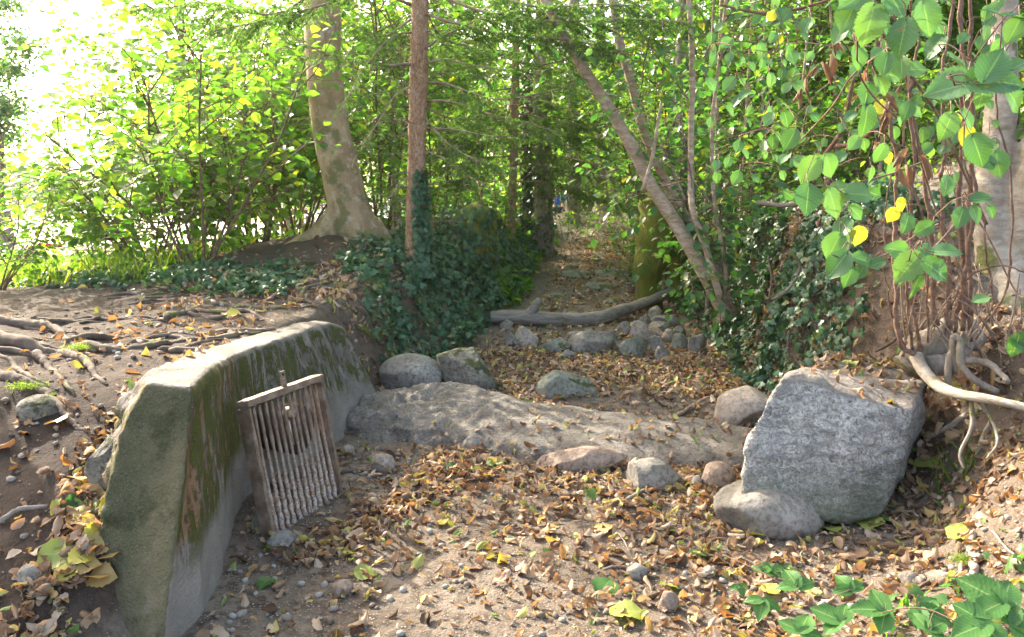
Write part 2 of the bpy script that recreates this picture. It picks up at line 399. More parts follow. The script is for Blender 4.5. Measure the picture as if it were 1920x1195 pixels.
def stone_mat(name, c1, c2, c3, moss=0.0, scale=1.0, granite=False, bd=.012, mcol=(.07, .085, .03)):
    m = M(name); co = m.pos(True)
    a = m.noise(co, 3.5 * scale, 7, .62); b = m.noise(co, 38 * scale, 5, .7); c = m.noise(co, 150 * scale, 3, .7)
    col = m.ramp(a, [(.3, c1), (.52, c2), (.7, c3)])
    col = m.mix(m.step(b, .45, .7), col, tuple(v * .6 for v in c1))
    h = m.math('ADD', m.math('MULTIPLY', a, 1.5), m.math('MULTIPLY', b, .5)); h = m.math('ADD', h, m.math('MULTIPLY', c, .15))
    if granite:
        g = m.noise(co, 34, 6, .8, 1.2); g2 = m.noise(co, 110, 3, .75)
        sp = m.ramp(m.math('ADD', m.math('MULTIPLY', g, .7), m.math('MULTIPLY', g2, .3)), [(.38, (.13, .12, .10)), (.46, (.36, .34, .305)), (.52, (.56, .53, .48)), (.60, (.82, .79, .72))])
        mpw = m.n('ShaderNodeMapping'); mpw.inputs['Scale'].default_value = (1, 1, 2.6); m.l(co, mpw.inputs[0]); w = m.noise(mpw.outputs[0], 5, 6, .65, 1.5)
        sp = m.mix(m.math('MULTIPLY', m.step(w, .46, .62), .62), sp, (.17, .165, .155))
        zs = m.z(); bot = m.step(m.math('ADD', zs[2], m.math('MULTIPLY', a, .25)), .42, .2)
        sp = m.mix(m.math('MULTIPLY', bot, .72), sp, (.13, .15, .085))
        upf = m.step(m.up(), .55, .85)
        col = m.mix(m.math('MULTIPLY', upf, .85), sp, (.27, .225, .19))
        h = m.math('ADD', m.math('MULTIPLY', w, 1.4), m.math('MULTIPLY', b, .6)); h = m.math('ADD', h, m.math('MULTIPLY', g, .5))
    if moss:
        mf = m.math('ADD', m.noise(co, 5, 6, .7), m.math('MULTIPLY', m.up(), .16))
        mk = m.step(mf, .74 - .26 * moss, .80 - .26 * moss)
        mc = m.mix(m.noise(co, 90, 3), (mcol[0] * .5, mcol[1] * .5, mcol[2] * .5), (mcol[0] * 1.6, mcol[1] * 1.5, mcol[2]))
        col = m.mix(m.math('MULTIPLY', mk, .9), col, mc)
        h = m.math('ADD', h, m.math('MULTIPLY', mk, m.math('MULTIPLY', c, .8)))
    return m.fin(col, .85, m.bump(h, bd * 1.5, 1.0), .25)
STONE = stone_mat('grey_stone', (.13, .115, .095), (.22, .20, .17), (.32, .295, .255))
STONE_B = stone_mat('brown_stone', (.17, .12, .09), (.27, .20, .15), (.36, .29, .23))
STONE_P = stone_mat('pale_stone', (.24, .19, .15), (.35, .29, .235), (.45, .39, .33))
STONE_M = stone_mat('mossy_stone', (.13, .115, .09), (.21, .19, .15), (.30, .28, .22), moss=.55, bd=.02)
STONE_G = stone_mat('green_stone', (.14, .14, .105), (.22, .22, .17), (.32, .31, .26), moss=.35)
GRANITE = stone_mat('granite', (.2, .2, .2), (.3, .3, .3), (.4, .4, .4), granite=True, bd=.035)
SILL = stone_mat('sill_stone', (.19, .16, .13), (.28, .245, .205), (.40, .36, .315), scale=1.6, bd=.045)
def pebble_mat():
    m = M('pebble'); ri = m.n('ShaderNodeNewGeometry').outputs['Random Per Island']; co = m.pos()
    col = m.ramp(ri, [(0, (.12, .09, .065)), (.45, (.19, .15, .115)), (.7, (.28, .25, .21)), (.93, (.32, .29, .25)), (1, (.42, .39, .35))])
    b = m.noise(co, 120, 4)
    return m.fin(m.mix(m.math('MULTIPLY', b, .4), col, (.12, .09, .07)), .85, m.bump(b, .004), .2)
PEB = pebble_mat()
def concrete_mat():
    m = M('weathered_concrete'); co = m.pos()
    zs = m.z(); up = m.up()
    a = m.noise(co, 2.2, 6, .65); b = m.noise(co, 22, 6, .7); f = m.noise(co, 170, 3, .7); agg = m.vor(co, 80)
    col = m.ramp(a, [(.3, (.15, .125, .10)), (.5, (.23, .20, .165)), (.7, (.32, .285, .24))])
    col = m.mix(m.math('MULTIPLY', m.step(f, .4, .7), .35), col, (.15, .13, .11))
    # stretched streak noise
    mp = m.n('ShaderNodeMapping'); mp.inputs['Scale'].default_value = (9, 9, 1.6); m.l(co, mp.inputs[0])
    st = m.noise(mp.outputs[0], 1.6, 6, .65, .3)
    g = m.n('ShaderNodeNewGeometry'); sx = m.n('ShaderNodeSeparateXYZ'); m.l(g.outputs['Normal'], sx.inputs[0])
    side = m.step(up, .7, .4)                       # vertical faces only
    endf = m.math('MULTIPLY', m.step(m.math('MULTIPLY', sx.outputs[1], -1.0), .6, .85), m.step(zs[1], 3.4, 3.1))
    hi = m.math('ADD', zs[2], m.math('MULTIPLY', m.math('SUBTRACT', m.noise(co, 5, 4), .5), .22))
    # algae on the near end
    alg = m.mix(m.step(m.noise(co, 3.3, 5), .4, .62), (.055, .062, .025), (.12, .105, .055))
    alg = m.mix(m.step(f, .52, .72), alg, (.16, .145, .09))
    col = m.mix(m.math('MULTIPLY', endf, .92), col, alg)
    inner = m.math('MULTIPLY', side, m.math('SUBTRACT', 1.0, endf))
    band = m.step(hi, .27, .33)
    nearw = m.step(zs[1], 4.2, 3.7)
    dark = m.math('MULTIPLY', m.math('MULTIPLY', inner, band), m.step(st, .42, .52))
    col = m.mix(m.math('MULTIPLY', dark, .6), col, (.09, .082, .065))
    rust = m.math('MULTIPLY', m.math('MULTIPLY', inner, band), m.math('MULTIPLY', m.step(m.noise(mp.outputs[0], 1.3, 6, .62, .3), .46, .53), nearw))
    col = m.mix(m.math('MULTIPLY', rust, .6), col, m.mix(m.noise(co, 30, 4), (.16, .07, .025), (.34, .16, .05)))
    mossf = m.math('MULTIPLY', m.math('MULTIPLY', inner, m.step(hi, .2, .3)), m.step(m.math('ADD', m.math('MULTIPLY', m.math('ADD', m.noise(co, 5.5, 8, .78, .5), m.noise(mp.outputs[0], 2.3, 6, .7, .4)), .5), m.math('MULTIPLY', nearw, .03)), .49, .53))
    mc = m.mix(m.noise(co, 140, 3), (.03, .04, .008), (.14, .15, .025))
    col = m.mix(m.math('MULTIPLY', mossf, .93), col, mc)
    m2 = m.math('MULTIPLY', endf, m.step(m.noise(co, 6, 7, .75), .54, .62)); col = m.mix(m.math('MULTIPLY', m2, .6), col, (.03, .035, .012)); m3 = m.math('MULTIPLY', endf, m.step(m.noise(co, 17, 6, .75), .62, .68)); col = m.mix(m.math('MULTIPLY', m3, .55), col, (.19, .18, .12))
    h = m.math('ADD', m.math('MULTIPLY', b, .9), m.math('MULTIPLY', f, .5)); h = m.math('SUBTRACT', h, m.math('MULTIPLY', agg, .35))
    h = m.math('ADD', h, m.math('MULTIPLY', mossf, m.noise(co, 160, 3)))
    return m.fin(col, .9, m.bump(h, .016, 1.0), .2)
CONC = concrete_mat()
def bark_mat(name, c1, c2, c3, sc_=(14, 14, 3), moss=0.0, lichen=0.0, bd=.02, mosscol=(.10, .115, .02), mz=None, scaly=False):
    m = M(name); co = m.pos()
    mp = m.n('ShaderNodeMapping'); mp.inputs['Scale'].default_value = sc_; m.l(co, mp.inputs[0])
    a = m.noise(mp.outputs[0], 1, 7, .68, .4); b = m.noise(co, 5, 6, .6); f = m.noise(co, 90, 3)
    col = m.ramp(a, [(.32, c1), (.5, c2), (.68, c3)])
    h = m.math('ADD', a, m.math('MULTIPLY', f, .15))
    if scaly:
        v = m.vor(mp.outputs[0], 2.6, 'DISTANCE_TO_EDGE'); e = m.step(v, .0, .09)
        col = m.mix(m.math('MULTIPLY', m.math('SUBTRACT', 1.0, e), .3), col, tuple(x * .35 for x in c1)); h = m.math('ADD', m.math('MULTIPLY', h, 1.2), m.math('MULTIPLY', e, .35))
    if lichen: col = m.mix(m.math('MULTIPLY', m.step(m.noise(co, 13, 6, .7), .54, .64), lichen), col, (.50, .50, .44))
    if moss:
        w = m.step(b, .62 - .3 * moss, .70 - .3 * moss)
        if mz is not None: w = m.math('MULTIPLY', w, m.step(m.z()[2], mz + .5, mz))
        col = m.mix(m.math('MULTIPLY', w, .85), col, m.mix(m.noise(co, 120, 3), tuple(x * .4 for x in mosscol), tuple(x * 1.4 for x in mosscol)))
    return m.fin(col, .88, m.bump(h, bd, 1.0), .2)
B_BEECH = bark_mat('beech_bark', (.20, .13, .072), (.30, .21, .125), (.41, .30, .19), (5, 5, 2.2), moss=.45, lichen=.4, bd=.015, mosscol=(.15, .145, .06), mz=2.2)
B_SPRUCE = bark_mat('spruce_bark', (.25, .135, .075), (.41, .24, .14), (.54, .36, .23), (16, 16, 8), bd=.03, scaly=True, lichen=.3)
B_HAZEL = bark_mat('hazel_bark', (.18, .125, .08), (.29, .21, .14), (.44, .35, .26), (10, 10, 26), bd=.006, lichen=.2)
B_HAZEL_D = bark_mat('shoot_bark', (.09, .052, .037), (.15, .09, .062), (.23, .16, .115), (10, 10, 30), bd=.004, lichen=.08)
B_GREY = bark_mat('grey_bark', (.15, .12, .095), (.23, .19, .15), (.33, .28, .23), (18, 18, 4), bd=.03, moss=.3, lichen=.2)
B_MOSS = bark_mat('mossy_bark', (.08, .06, .04), (.15, .11, .07), (.24, .18, .12), (14, 14, 3), bd=.05, moss=.9, mosscol=(.15, .165, .015))
B_PALE = bark_mat('pale_bark', (.19, .15, .11), (.29, .24, .185), (.40, .35, .28), (9, 9, 20), bd=.014, lichen=.3, moss=.25)
B_DEAD = bark_mat('driftwood', (.13, .105, .085), (.22, .185, .155), (.32, .285, .25), (3, 20, 20), bd=.02)
B_ROOT = bark_mat('root_bark', (.065, .046, .033), (.105, .078, .058), (.17, .135, .105), (9, 9, 12), bd=.012, moss=.22, mosscol=(.12, .15, .02))
B_BRANCH = bark_mat('branch_bark', (.13, .09, .06), (.23, .165, .115), (.34, .27, .2), (12, 12, 12), bd=.004)

def rust_mat(name, pale):
    m = M(name); co = m.pos(); zs = m.z()
    a = m.noise(co, 14, 6, .7); b = m.noise(co, 90, 4)
    col = m.ramp(a, [(.3, (.085, .05, .032)), (.5, (.17, .115, .078)), (.7, (.28, .22, .165))])
    if pale:
        lime = m.step(m.math('ADD', zs[2], m.math('MULTIPLY', m.math('SUBTRACT', a, .5), .35)), .42, .12)
        lc = m.mix(m.step(b, .4, .6), (.46, .42, .37), (.24, .13, .08))
        col = m.mix(m.math('MULTIPLY', lime, .8), col, lc)
    m.b.inputs['Metallic'].default_value = .15
    return m.fin(col, .6, m.bump(m.math('ADD', a, b), .004, 1.0), .4)
RUST = rust_mat('rusty_steel', False); RUSTP = rust_mat('limescaled_steel', True)
def plain(name, c, rough=.7, metal=0.0):
    m = M(name); co = m.pos(); m.b.inputs['Metallic'].default_value = metal
    col = m.mix(m.math('MULTIPLY', m.noise(co, 18, 4), .5), c, tuple(v * .45 for v in c)); return m.fin(col, rough)
def water_mat():
    m = M('lake_water'); co = m.pos(); mp = m.n('ShaderNodeMapping'); mp.inputs['Scale'].default_value = (1, 2.4, 1); m.l(co, mp.inputs[0])
    h = m.noise(mp.outputs[0], 1.3, 5)
    return m.fin((.04, .085, .10), .08, m.bump(h, .05, .6), .5)

# ---------------------------------------------------------------- ground, lake
def axis(lo, a, b, hi, st, g):
    v = list(np.arange(a, b, st)); s = st; x = b
    while x < hi: v.append(x); s *= g; x += s
    v.append(hi); s = st; x = a - st; w = []
    while x > lo: w.append(x); s *= g; x -= s
    w.append(lo); return np.array(w[::-1] + v)
gx = axis(-320, -3.2, 3.4, 320, .028, 1.055); gy = axis(-40, 1.8, 8.0, 420, .028, 1.045)
X, Y = np.meshgrid(gx, gy, indexing='ij')
Z = terr(X, Y)
nx, ny = len(gx), len(gy)
i, j = np.meshgrid(np.arange(nx - 1), np.arange(ny - 1), indexing='ij')
q = np.stack((i * ny + j, (i + 1) * ny + j, (i + 1) * ny + j + 1, i * ny + j + 1), -1).reshape(-1, 4)
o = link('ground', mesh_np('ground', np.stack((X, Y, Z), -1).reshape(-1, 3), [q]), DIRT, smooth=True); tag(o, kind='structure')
V = np.array([(-300, 24, -.3), (-1, 24, -.3), (-1, 200, -.3), (-300, 200, -.3)])
o = link('lake_water', mesh_np('lake_water', V, [np.array([(0, 1, 2, 3)])]), water_mat()); tag(o, kind='structure')

def Z0(x, y): return float(terr(x, y))
def tnorm(x, y, e=.06):
    gx_ = (terr(x + e, y) - terr(x - e, y)) / (2 * e); gy_ = (terr(x, y + e) - terr(x, y - e)) / (2 * e)
    n = np.stack((-gx_, -gy_, np.ones_like(gx_)), -1); return n / np.linalg.norm(n, axis=-1)[..., None]

# ---------------------------------------------------------------- concrete headwall
S = [  # inner base, inner lip, inner top, outer top, outer mid, outer base
 [(-1.165, 2.40, -.14), (-1.118, 2.725, .805), (-1.135, 2.75, .845), (-1.30, 2.77, .85), (-1.40, 2.74, .68), (-1.56, 2.60, -.1)],
 [(-1.115, 2.66, -.12), (-1.140, 2.83, .795), (-1.16, 2.84, .835), (-1.335, 2.86, .845), (-1.435, 2.83, .68), (-1.6, 2.70, -.1)],
 [(-1.17, 3.00, -.12), (-1.215, 3.12, .775), (-1.235, 3.13, .81), (-1.43, 3.10, .82), (-1.55, 3.06, .68), (-1.72, 3.0, -.1)],
 [(-1.30, 3.55, -.12), (-1.33, 3.66, .72), (-1.36, 3.67, .755), (-1.55, 3.72, .765), (-1.66, 3.74, .63), (-1.75, 3.74, -.1)],
 [(-1.335, 3.85, -.12), (-1.375, 3.95, .69), (-1.40, 3.96, .725), (-1.575, 4.05, .735), (-1.68, 4.08, .6), (-1.75, 4.08, -.1)],
 [(-1.20, 4.28, -.12), (-1.335, 4.35, .68), (-1.355, 4.36, .71), (-1.535, 4.40, .72), (-1.62, 4.42, .6), (-1.7, 4.42, -.1)],
 [(-1.04, 4.72, -.12), (-1.265, 4.78, .665), (-1.285, 4.79, .695), (-1.46, 4.82, .70), (-1.54, 4.84, .6), (-1.6, 4.84, -.1)],
 [(-.93, 5.20, -.12), (-1.19, 5.22, .655), (-1.21, 5.23, .68), (-1.35, 5.27, .68), (-1.42, 5.28, .6), (-1.5, 5.3, -.1)],
 [(-.80, 5.34, -.12), (-1.13, 5.36, .61), (-1.15, 5.37, .635), (-1.25, 5.42, .635), (-1.32, 5.45, .5), (-1.4, 5.5, -.1)]]
V = [p for s in S for p in s]; k = 6; fs = [list(range(k)), [(len(S) - 1) * k + a for a in range(k)][::-1]]
for a in range(len(S) - 1):
    for b in range(k): fs.append([a * k + b, (a + 1) * k + b, (a + 1) * k + (b + 1) % k, a * k + (b + 1) % k])
me = remeshed(V, fs, .0135, 2)
def dw(p):
    out = np.clip((-1.36 - p[:, 0] + .1 * (p[:, 1] - 2.75)) / .15, 0, 1) * np.clip((3.6 - p[:, 1]) / .5, 0, 1)
    return .030 * fb3(p * 3, 2) + .012 * fb3(p * 18, 4) + out * .11 * fb3(p * 13, 6) - .02 * np.clip(fb3(p * 7, 12) - .22, 0, 1)
displace(me, dw)
wall = empty('concrete_headwall', (-1.2, 3.9, 0), 'curved mossy concrete headwall with green end face, behind the rusty grate', 'retaining wall')
o = link('wall', me, CONC, wall, smooth=True); o.location = -wall.location
tb = Tubes(); p0 = np.array((-1.30, 4.12, .30)); dv = np.array((.93, -.35, -.05)); tb.add([p0, p0 + dv * .10, p0 + dv * .20], .13, 24)
tb.build('outlet_pipe', plain('dark_iron', (.05, .04, .035)), wall, wall.location)  # closed pipe, coloured near black for the shaded opening

# ---------------------------------------------------------------- grate
BL, BR, TL = np.array((-1.065, 3.37, -.02)), np.array((-.865, 3.90, -.02)), np.array((-1.165, 3.405, .593))
ux = (BR - BL); W = np.linalg.norm(ux); ux /= W
uy = TL - BL; uy -= ux * uy.dot(ux); H = np.linalg.norm(uy) + .02; uy /= H / 1.0 if False else np.linalg.norm(uy); uz = np.cross(ux, uy)
grate = empty('outlet_grate', BL, 'rusty steel bar grate leaning against the concrete headwall', 'grate')
def gp(a, b, c): return ux * a + uy * b + uz * c
def gbox(name, x0, x1, y0, y1, z0, z1, mat, parent, jit=.0015, seed=0):
    rg = np.random.default_rng(seed); bm = bmesh.new()
    bmesh.ops.create_cube(bm, size=1)
    for v in bm.verts:
        v.co = Vector((x0 if v.co.x < 0 else x1, y0 if v.co.y < 0 else y1, z0 if v.co.z < 0 else z1))
    L = max(x1 - x0, y1 - y0)
    es = [e for e in bm.edges if e.calc_length() > L * .9]
    bmesh.ops.subdivide_edges(bm, edges=es, cuts=14)
    bmesh.ops.bevel(bm, geom=[e for e in bm.edges if e.calc_face_angle(0) > 1], offset=min(.003, (z1 - z0) * .2, (x1 - x0) * .2), segments=2, affect='EDGES')
    for v in bm.verts:
        v.co += Vector(rg.uniform(-jit, jit, 3)); c = v.co.copy(); v.co = Vector(gp(*c))
    me = bpy.data.meshes.new(name); bm.to_mesh(me); bm.free(); return link(name, me, mat, parent)
gbox('top_rail', -.008, W + .008, H - .028, H + .003, -.055, .012, RUST, grate, seed=1)
gbox('side_rail', -.004, .016, -.02, H - .036, -.062, .006, RUST, grate, seed=2)
gbox('side_rail', W - .018, W + .004, -.02, H - .036, -.06, .006, RUST, grate, seed=3)
gbox('bottom_rail', .024, W - .028, -.03, .0, -.05, -.01, RUST, grate, seed=4)
nb = 12
for b in range(nb):
    x = .045 + (W - .092) * b / (nb - 1); rg = np.random.default_rng(b); n = 60
    t = np.linspace(0, 1, n); low = np.clip((.50 - t) / .45, 0, 1)
    xx = x + .0035 * np.sin(t * 52 + b * 1.3) * low + .0012 * np.cumsum(rg.normal(size=n)) * .3
    r = .0080 + low * .0045 + low * .0020 * np.sin(t * (80 + 5 * rg.normal()) + b * 2.1 + 3 * np.sin(t * 9 + b)) + .0011 * rg.normal(size=n)
    r = np.convolve(np.pad(r, 1, 'edge'), (.25, .5, .25), 'valid')
    pts = np.array([gp(xx[a], t[a] * (H - .036), -.012) for a in range(n)])
    tb = Tubes(); tb.add(pts, r, 10); tb.build('bar', RUSTP, grate)
tab = gbox('lifting_tab', W * .50 - .017, W * .50 + .017, H + .004, H + .078, -.012, -.005, RUST, grate, seed=9)
tb = Tubes(); c = gp(W * .50, H + .062, -.0045); tb.add([c - uz * .0005, c + uz * .002], .006, 12); tb.build('bolt_hole_disc', plain('hole_shade', (.02, .015, .012)), grate)  # solid dark disc on the tab paints the shaded hole
tb = Tubes(); c = gp(W * .56, H * .80, -.055); tb.add([c, c + uz * .03, c + uz * .045], [.028, .030, .025], 16); tb.add([c + uz * .04, c + uz * .058], [.014, .012], 6); tb.build('bolt_head', RUST, grate)
tb = Tubes(); tb.add([gp(W * .56, H * .78, -.05), gp(W * .565, H * .55, -.05)], .006, 8); tb.build('steel_pin', plain('steel_pin', (.55, .52, .47), .35, .8), grate)

# ---------------------------------------------------------------- stones
def rock(name, label, cx, by, w, h, mat, seed, dep=.8, cuts=7, cutmin=.6, rough=.05, lump=.15, rz=None, k=5, sink=.28, group=None, cat='stone', tilt=0.0, dy=0):
    rg = np.random.default_rng(seed)
    b = G(cx, by); s = scale_at(b); W_ = w * s; H_ = h * s; D_ = W_ * dep
    V, f = rock_arr(rg, k if k > 3 else 4, cuts + 2, cutmin * .93, rough * 1.9, lump * 1.6)
    lo, hi = V.min(0), V.max(0); V = (V - (lo + hi) / 2) / (hi - lo)
    a = tilt; c_, s_ = math.cos(a), math.sin(a)
    V = V * (W_, D_, H_ / (1 - sink) * 1.0)
    V[:, [0, 2]] = V[:, [0, 2]] @ np.array([(c_, -s_), (s_, c_)])
    o = link(name, mesh_np(name, V, f), mat, smooth=True)
    o.location = (b[0], b[1] + D_ * .42 + dy, b[2] + H_ / (1 - sink) * (.5 - sink))
    tag(o, label, cat, group); return o
rock('boulder', 'smooth rounded grey boulder beside the end of the concrete wall', 766, 735, 122, 64, STONE, 3, .9, 2, .8, .02, .08, sink=.35, cat='boulder', tilt=.1)
rock('boulder', 'mossy square-shouldered boulder at the foot of the ivy bank', 874, 735, 122, 78, STONE_M, 12, .8, 9, .55, .06, .1, cat='boulder')
rock('boulder', 'low pointed olive stone alone on the leaf-covered bed behind the sill', 1062, 745, 118, 48, STONE_G, 21, .7, 7, .45, .04, .1, sink=.4, cat='boulder')
rock('boulder', 'pale pinkish stone half hidden behind the left edge of the granite block', 1412, 802, 140, 66, STONE_P, 33, .8, 3, .7, .02, .08, sink=.3, cat='boulder', tilt=-.25)
rock('boulder', 'large rounded grey boulder underneath the granite block', 1478, 1034, 222, 88, STONE, 47, .75, 3, .8, .03, .1, sink=.3, cat='boulder', dy=.12, tilt=.22)
rock('stone', 'long reddish brown stone lying in front of the sill', 1092, 886, 178, 42, STONE_B, 51, .3, 3, .7, .04, .12, sink=.3, tilt=-.09)
rock('stone', 'wedge shaped grey stone between the long brown stone and the round boulder', 1238, 920, 112, 50, STONE, 63, .7, 5, .6, .04, .1)
rock('stone', 'tilted pinkish brown cobble touching the granite block', 1350, 918, 68, 46, STONE_B, 66, .8, 2, .75, .02, .08, tilt=-.35)
rock('stone', 'round pebble between the wedge stone and the tilted cobble', 1308, 915, 20, 22, STONE_P, 71, .9, 0, .9, .01, .05, k=3)
rock('boulder', 'green mossy rock wedged between dirt bank and the wall end face', 188, 930, 70, 108, STONE_M, 77, .9, 8, .6, .07, .12, sink=.15, cat='boulder')
rock('stone', 'mossy stone gripped by the roots at the left edge of the picture', 62, 790, 78, 44, STONE_M, 82, .9, 5, .65, .05, .12)
rock('stone', 'small grey stone on the dirt in the bottom left corner', 50, 1100, 48, 36, STONE, 85, .8, 4, .65, .04, .1)
rock('stone', 'pointed pale stone on the gravel right of the grate', 716, 888, 46, 36, STONE_P, 91, .7, 8, .5, .05, .1)
rock('stone', 'white pebble at the foot of the headwall beside the grate', 652, 852, 22, 16, STONE_P, 92, .8, 1, .8, .02, .08, k=3)
rock('stone', 'flat grey stone under leaves below the end of the headwall', 740, 818, 44, 20, STONE, 94, .8, 4, .6, .04, .1, k=3)
rock('stone', 'grey stone sunk in the gravel left of the sill front', 882, 848, 34, 24, STONE, 96, .8, 5, .6, .04, .1, k=3)
rock('stone', 'pale stone leaning inside the bottom left corner of the grate', 484, 1000, 34, 46, STONE_G, 97, .8, 5, .6, .04, .1, k=3)
rock('stone', 'flat grey stone in front of the bottom left corner of the grate', 522, 1030, 56, 28, STONE, 98, .8, 4, .6, .04, .1, k=3)
rock('stone', 'grey cobble among dead leaves at the bottom middle', 1198, 1088, 44, 26, STONE, 99, .8, 3, .7, .03, .1, k=3)
rock('stone', 'round brown cobble among dead leaves, lowest of the middle ones', 1255, 1148, 42, 34, STONE_B, 101, .8, 3, .7, .03, .1, k=3)
rock('stone', 'small pale stone below the grey boulder among dead leaves', 1330, 1082, 28, 18, STONE_P, 102, .8, 3, .7, .03, .1, k=3)
rock('stone', 'dark brown dead-leaf coloured stone at the bottom left of the middle', 640, 1120, 40, 26, STONE_B, 103, .8, 4, .7, .03, .1, k=3)
cob = [(960, 652, 26, 30, 'left one of the pair left of the cobble heap'), (987, 648, 44, 32, 'square cobble at the left below the log stub'), (1045, 665, 52, 26, 'low mossy cobble left of the big flat cobble'),
 (1110, 664, 82, 36, 'widest flat cobble in the middle of the heap'), (1068, 675, 28, 16, 'small dark cobble in front of the low mossy one'), (1082, 642, 36, 18, 'pale cobble behind the widest flat cobble'),
 (1105, 632, 18, 14, 'tiny pale cobble under the log'), (1150, 640, 20, 18, 'small cobble right of the widest flat cobble'), (1172, 628, 26, 22, 'pointed cobble left of the big upright one'),
 (1200, 636, 34, 30, 'big upright rounded cobble right of the heap'), (1190, 668, 52, 30, 'greenish flat cobble in front of the heap'), (1226, 660, 40, 26, 'split cobble at the front of the right pile'),
 (1243, 675, 28, 22, 'small round cobble at the very front of the right pile'), (1252, 640, 26, 20, 'round cobble at the middle of the right pile'), (1228, 638, 36, 20, 'brown cobble behind the split one'),
 (1238, 622, 40, 16, 'pale rounded cobble under the slab of the right pile'), (1240, 611, 46, 16, 'flat slab cobble high on the right pile'), (1228, 597, 26, 20, 'topmost cobble of the right pile'),
 (1275, 655, 30, 26, 'leaning cobble at the right end of the pile'), (1310, 660, 34, 30, 'lone cobble at the ivy foot right of the pile'), (950, 618, 24, 16, 'small cobble under the cut end of the log'),
 (1160, 655, 22, 14, 'low cobble between the flat and greenish ones'), (1275, 632, 22, 18, 'small cobble behind the leaning one'), (1262, 612, 24, 18, 'cobble right of the slab of the pile'), (1210, 612, 24, 16, 'small cobble left of the slab of the pile')]
for n_, (a, b, c, d, t) in enumerate(cob):
    rock('cobble', 'grey ' + t if not t.startswith(('pale', 'brown', 'greenish')) else t, a, b, c * 1.08, d * 1.12, (STONE, STONE_P, STONE_G, STONE)[n_ % 4] if n_ != 14 else STONE_B, 200 + n_, .8, 6, .55, .04, .12, k=3, group='cobbles heaped in front of the log', cat='cobble')
rg = np.random.default_rng(5)
spots = [(1085, 522, 64, 13, 'left'), (1155, 520, 74, 13, 'right'), (1125, 545, 60, 13, 'middle'), (1070, 505, 36, 7, 'far left'), (1185, 538, 36, 8, 'far right'), (1040, 560, 40, 9, 'nearest left'), (1150, 570, 38, 9, 'nearest the log'), (1120, 490, 30, 6, 'farthest')]
for n_, (a, b, c, d, t) in enumerate(spots):
    rock('flat_stone', f'flat worn stone in the dry bed behind the log, {t} of its group', a, b, c, d, STONE_G, 300 + n_, 1.0, 5, .5, .03, .1, k=3, sink=.5, group='flat stones in the upper bed')

# granite block, from its corners
fr = [P(1386, 930, 3.50), P(1394, 850, 3.55), P(1416, 790, 3.60), P(1462, 712, 3.68), P(1480, 700, 3.72), P(1600, 738, 3.68), P(1700, 762, 3.64), P(1716, 764, 3.66), P(1690, 880, 3.58), P(1655, 968, 3.50), P(1585, 980, 3.46), P(1470, 950, 3.45)]
bk = [P(1520, 690, 4.15), P(1735, 712, 4.10), P(1728, 790, 4.08), P(1660, 930, 4.0), P(1420, 905, 4.0)]
V, fs = hull(fr + bk); me = remeshed(V, fs, .014, 2)
displace(me, lambda p: .085 * fb3(p * 3.2, 3, 4) + .035 * fb3(p * np.array((9, 9, 16)), 7, 4) - .018 * np.clip(fb3(p * np.array((3, 3, 9)), 9, 2), 0, 1))
o = link('granite_block', me, GRANITE, smooth=True); tag(o, 'large squared speckled granite block tilted on a rounded boulder', 'stone block')
V, fs = hull([P(1512, 700, 4.16), P(1545, 660, 4.55), P(1640, 672, 4.55), P(1700, 690, 4.5), P(1742, 715, 4.2), P(1735, 745, 4.15), P(1530, 720, 4.17)] + [P(1545, 740, 4.6), P(1740, 800, 4.4)])
me = remeshed(V, fs, .016, 2); displace(me, lambda p: .06 * fb3(p * 4, 5, 3) + .025 * fb3(p * 15, 8, 3))
o = link('flat_boulder', me, SILL, smooth=True); tag(o, 'flat-topped brown slab with dead leaves, directly behind the granite block', 'boulder')

# stone sill across the bed
sx = np.array([-1.12, -.98, -.7, -.45, -.2, .15, .5, .9, 1.25, 1.5]); cz = np.array([.1, .16, .21, .215, .185, .14, .125, .12, .12, .10]); cyv = np.array([5.25, 5.3, 5.45, 5.5, 5.4, 5.2, 5.1, 4.95, 4.85, 4.75]); fy = np.array([4.95, 4.85, 4.70, 4.62, 4.52, 4.42, 4.38, 4.32, 4.3, 4.35])
V = []; fs = []; prof = [(-.02, -.25), (0, 0.0), (.10, .42), (.28, .74), (.55, .93), (.85, 1.0), (1.0, .98), (1.12, .75), (1.25, -.2)]
for a in range(len(sx)):
    for (u, v) in prof: V.append((sx[a], fy[a] + (cyv[a] - fy[a]) * u, cz[a] * v if v > 0 else v * .5))
k = len(prof)
fs.append(list(range(k))); fs.append([(len(sx) - 1) * k + b for b in range(k)][::-1])
for a in range(len(sx) - 1):
    for b in range(k): fs.append([a * k + b, (a + 1) * k + b, (a + 1) * k + (b + 1) % k, a * k + (b + 1) % k])
me = remeshed(V, fs, .0145, 5)
displace(me, lambda p: .055 * fb3(p * 2.1, 2, 4) + .018 * fb3(p * 9, 4, 4) + np.clip(.3 - p[:, 0], 0, 1) * .09 * fb3(p * 19, 6, 4))
o = link('stone_sill', me, SILL, smooth=True); tag(o, 'long rough stone sill crossing the dry bed between headwall and granite block', 'stone sill')

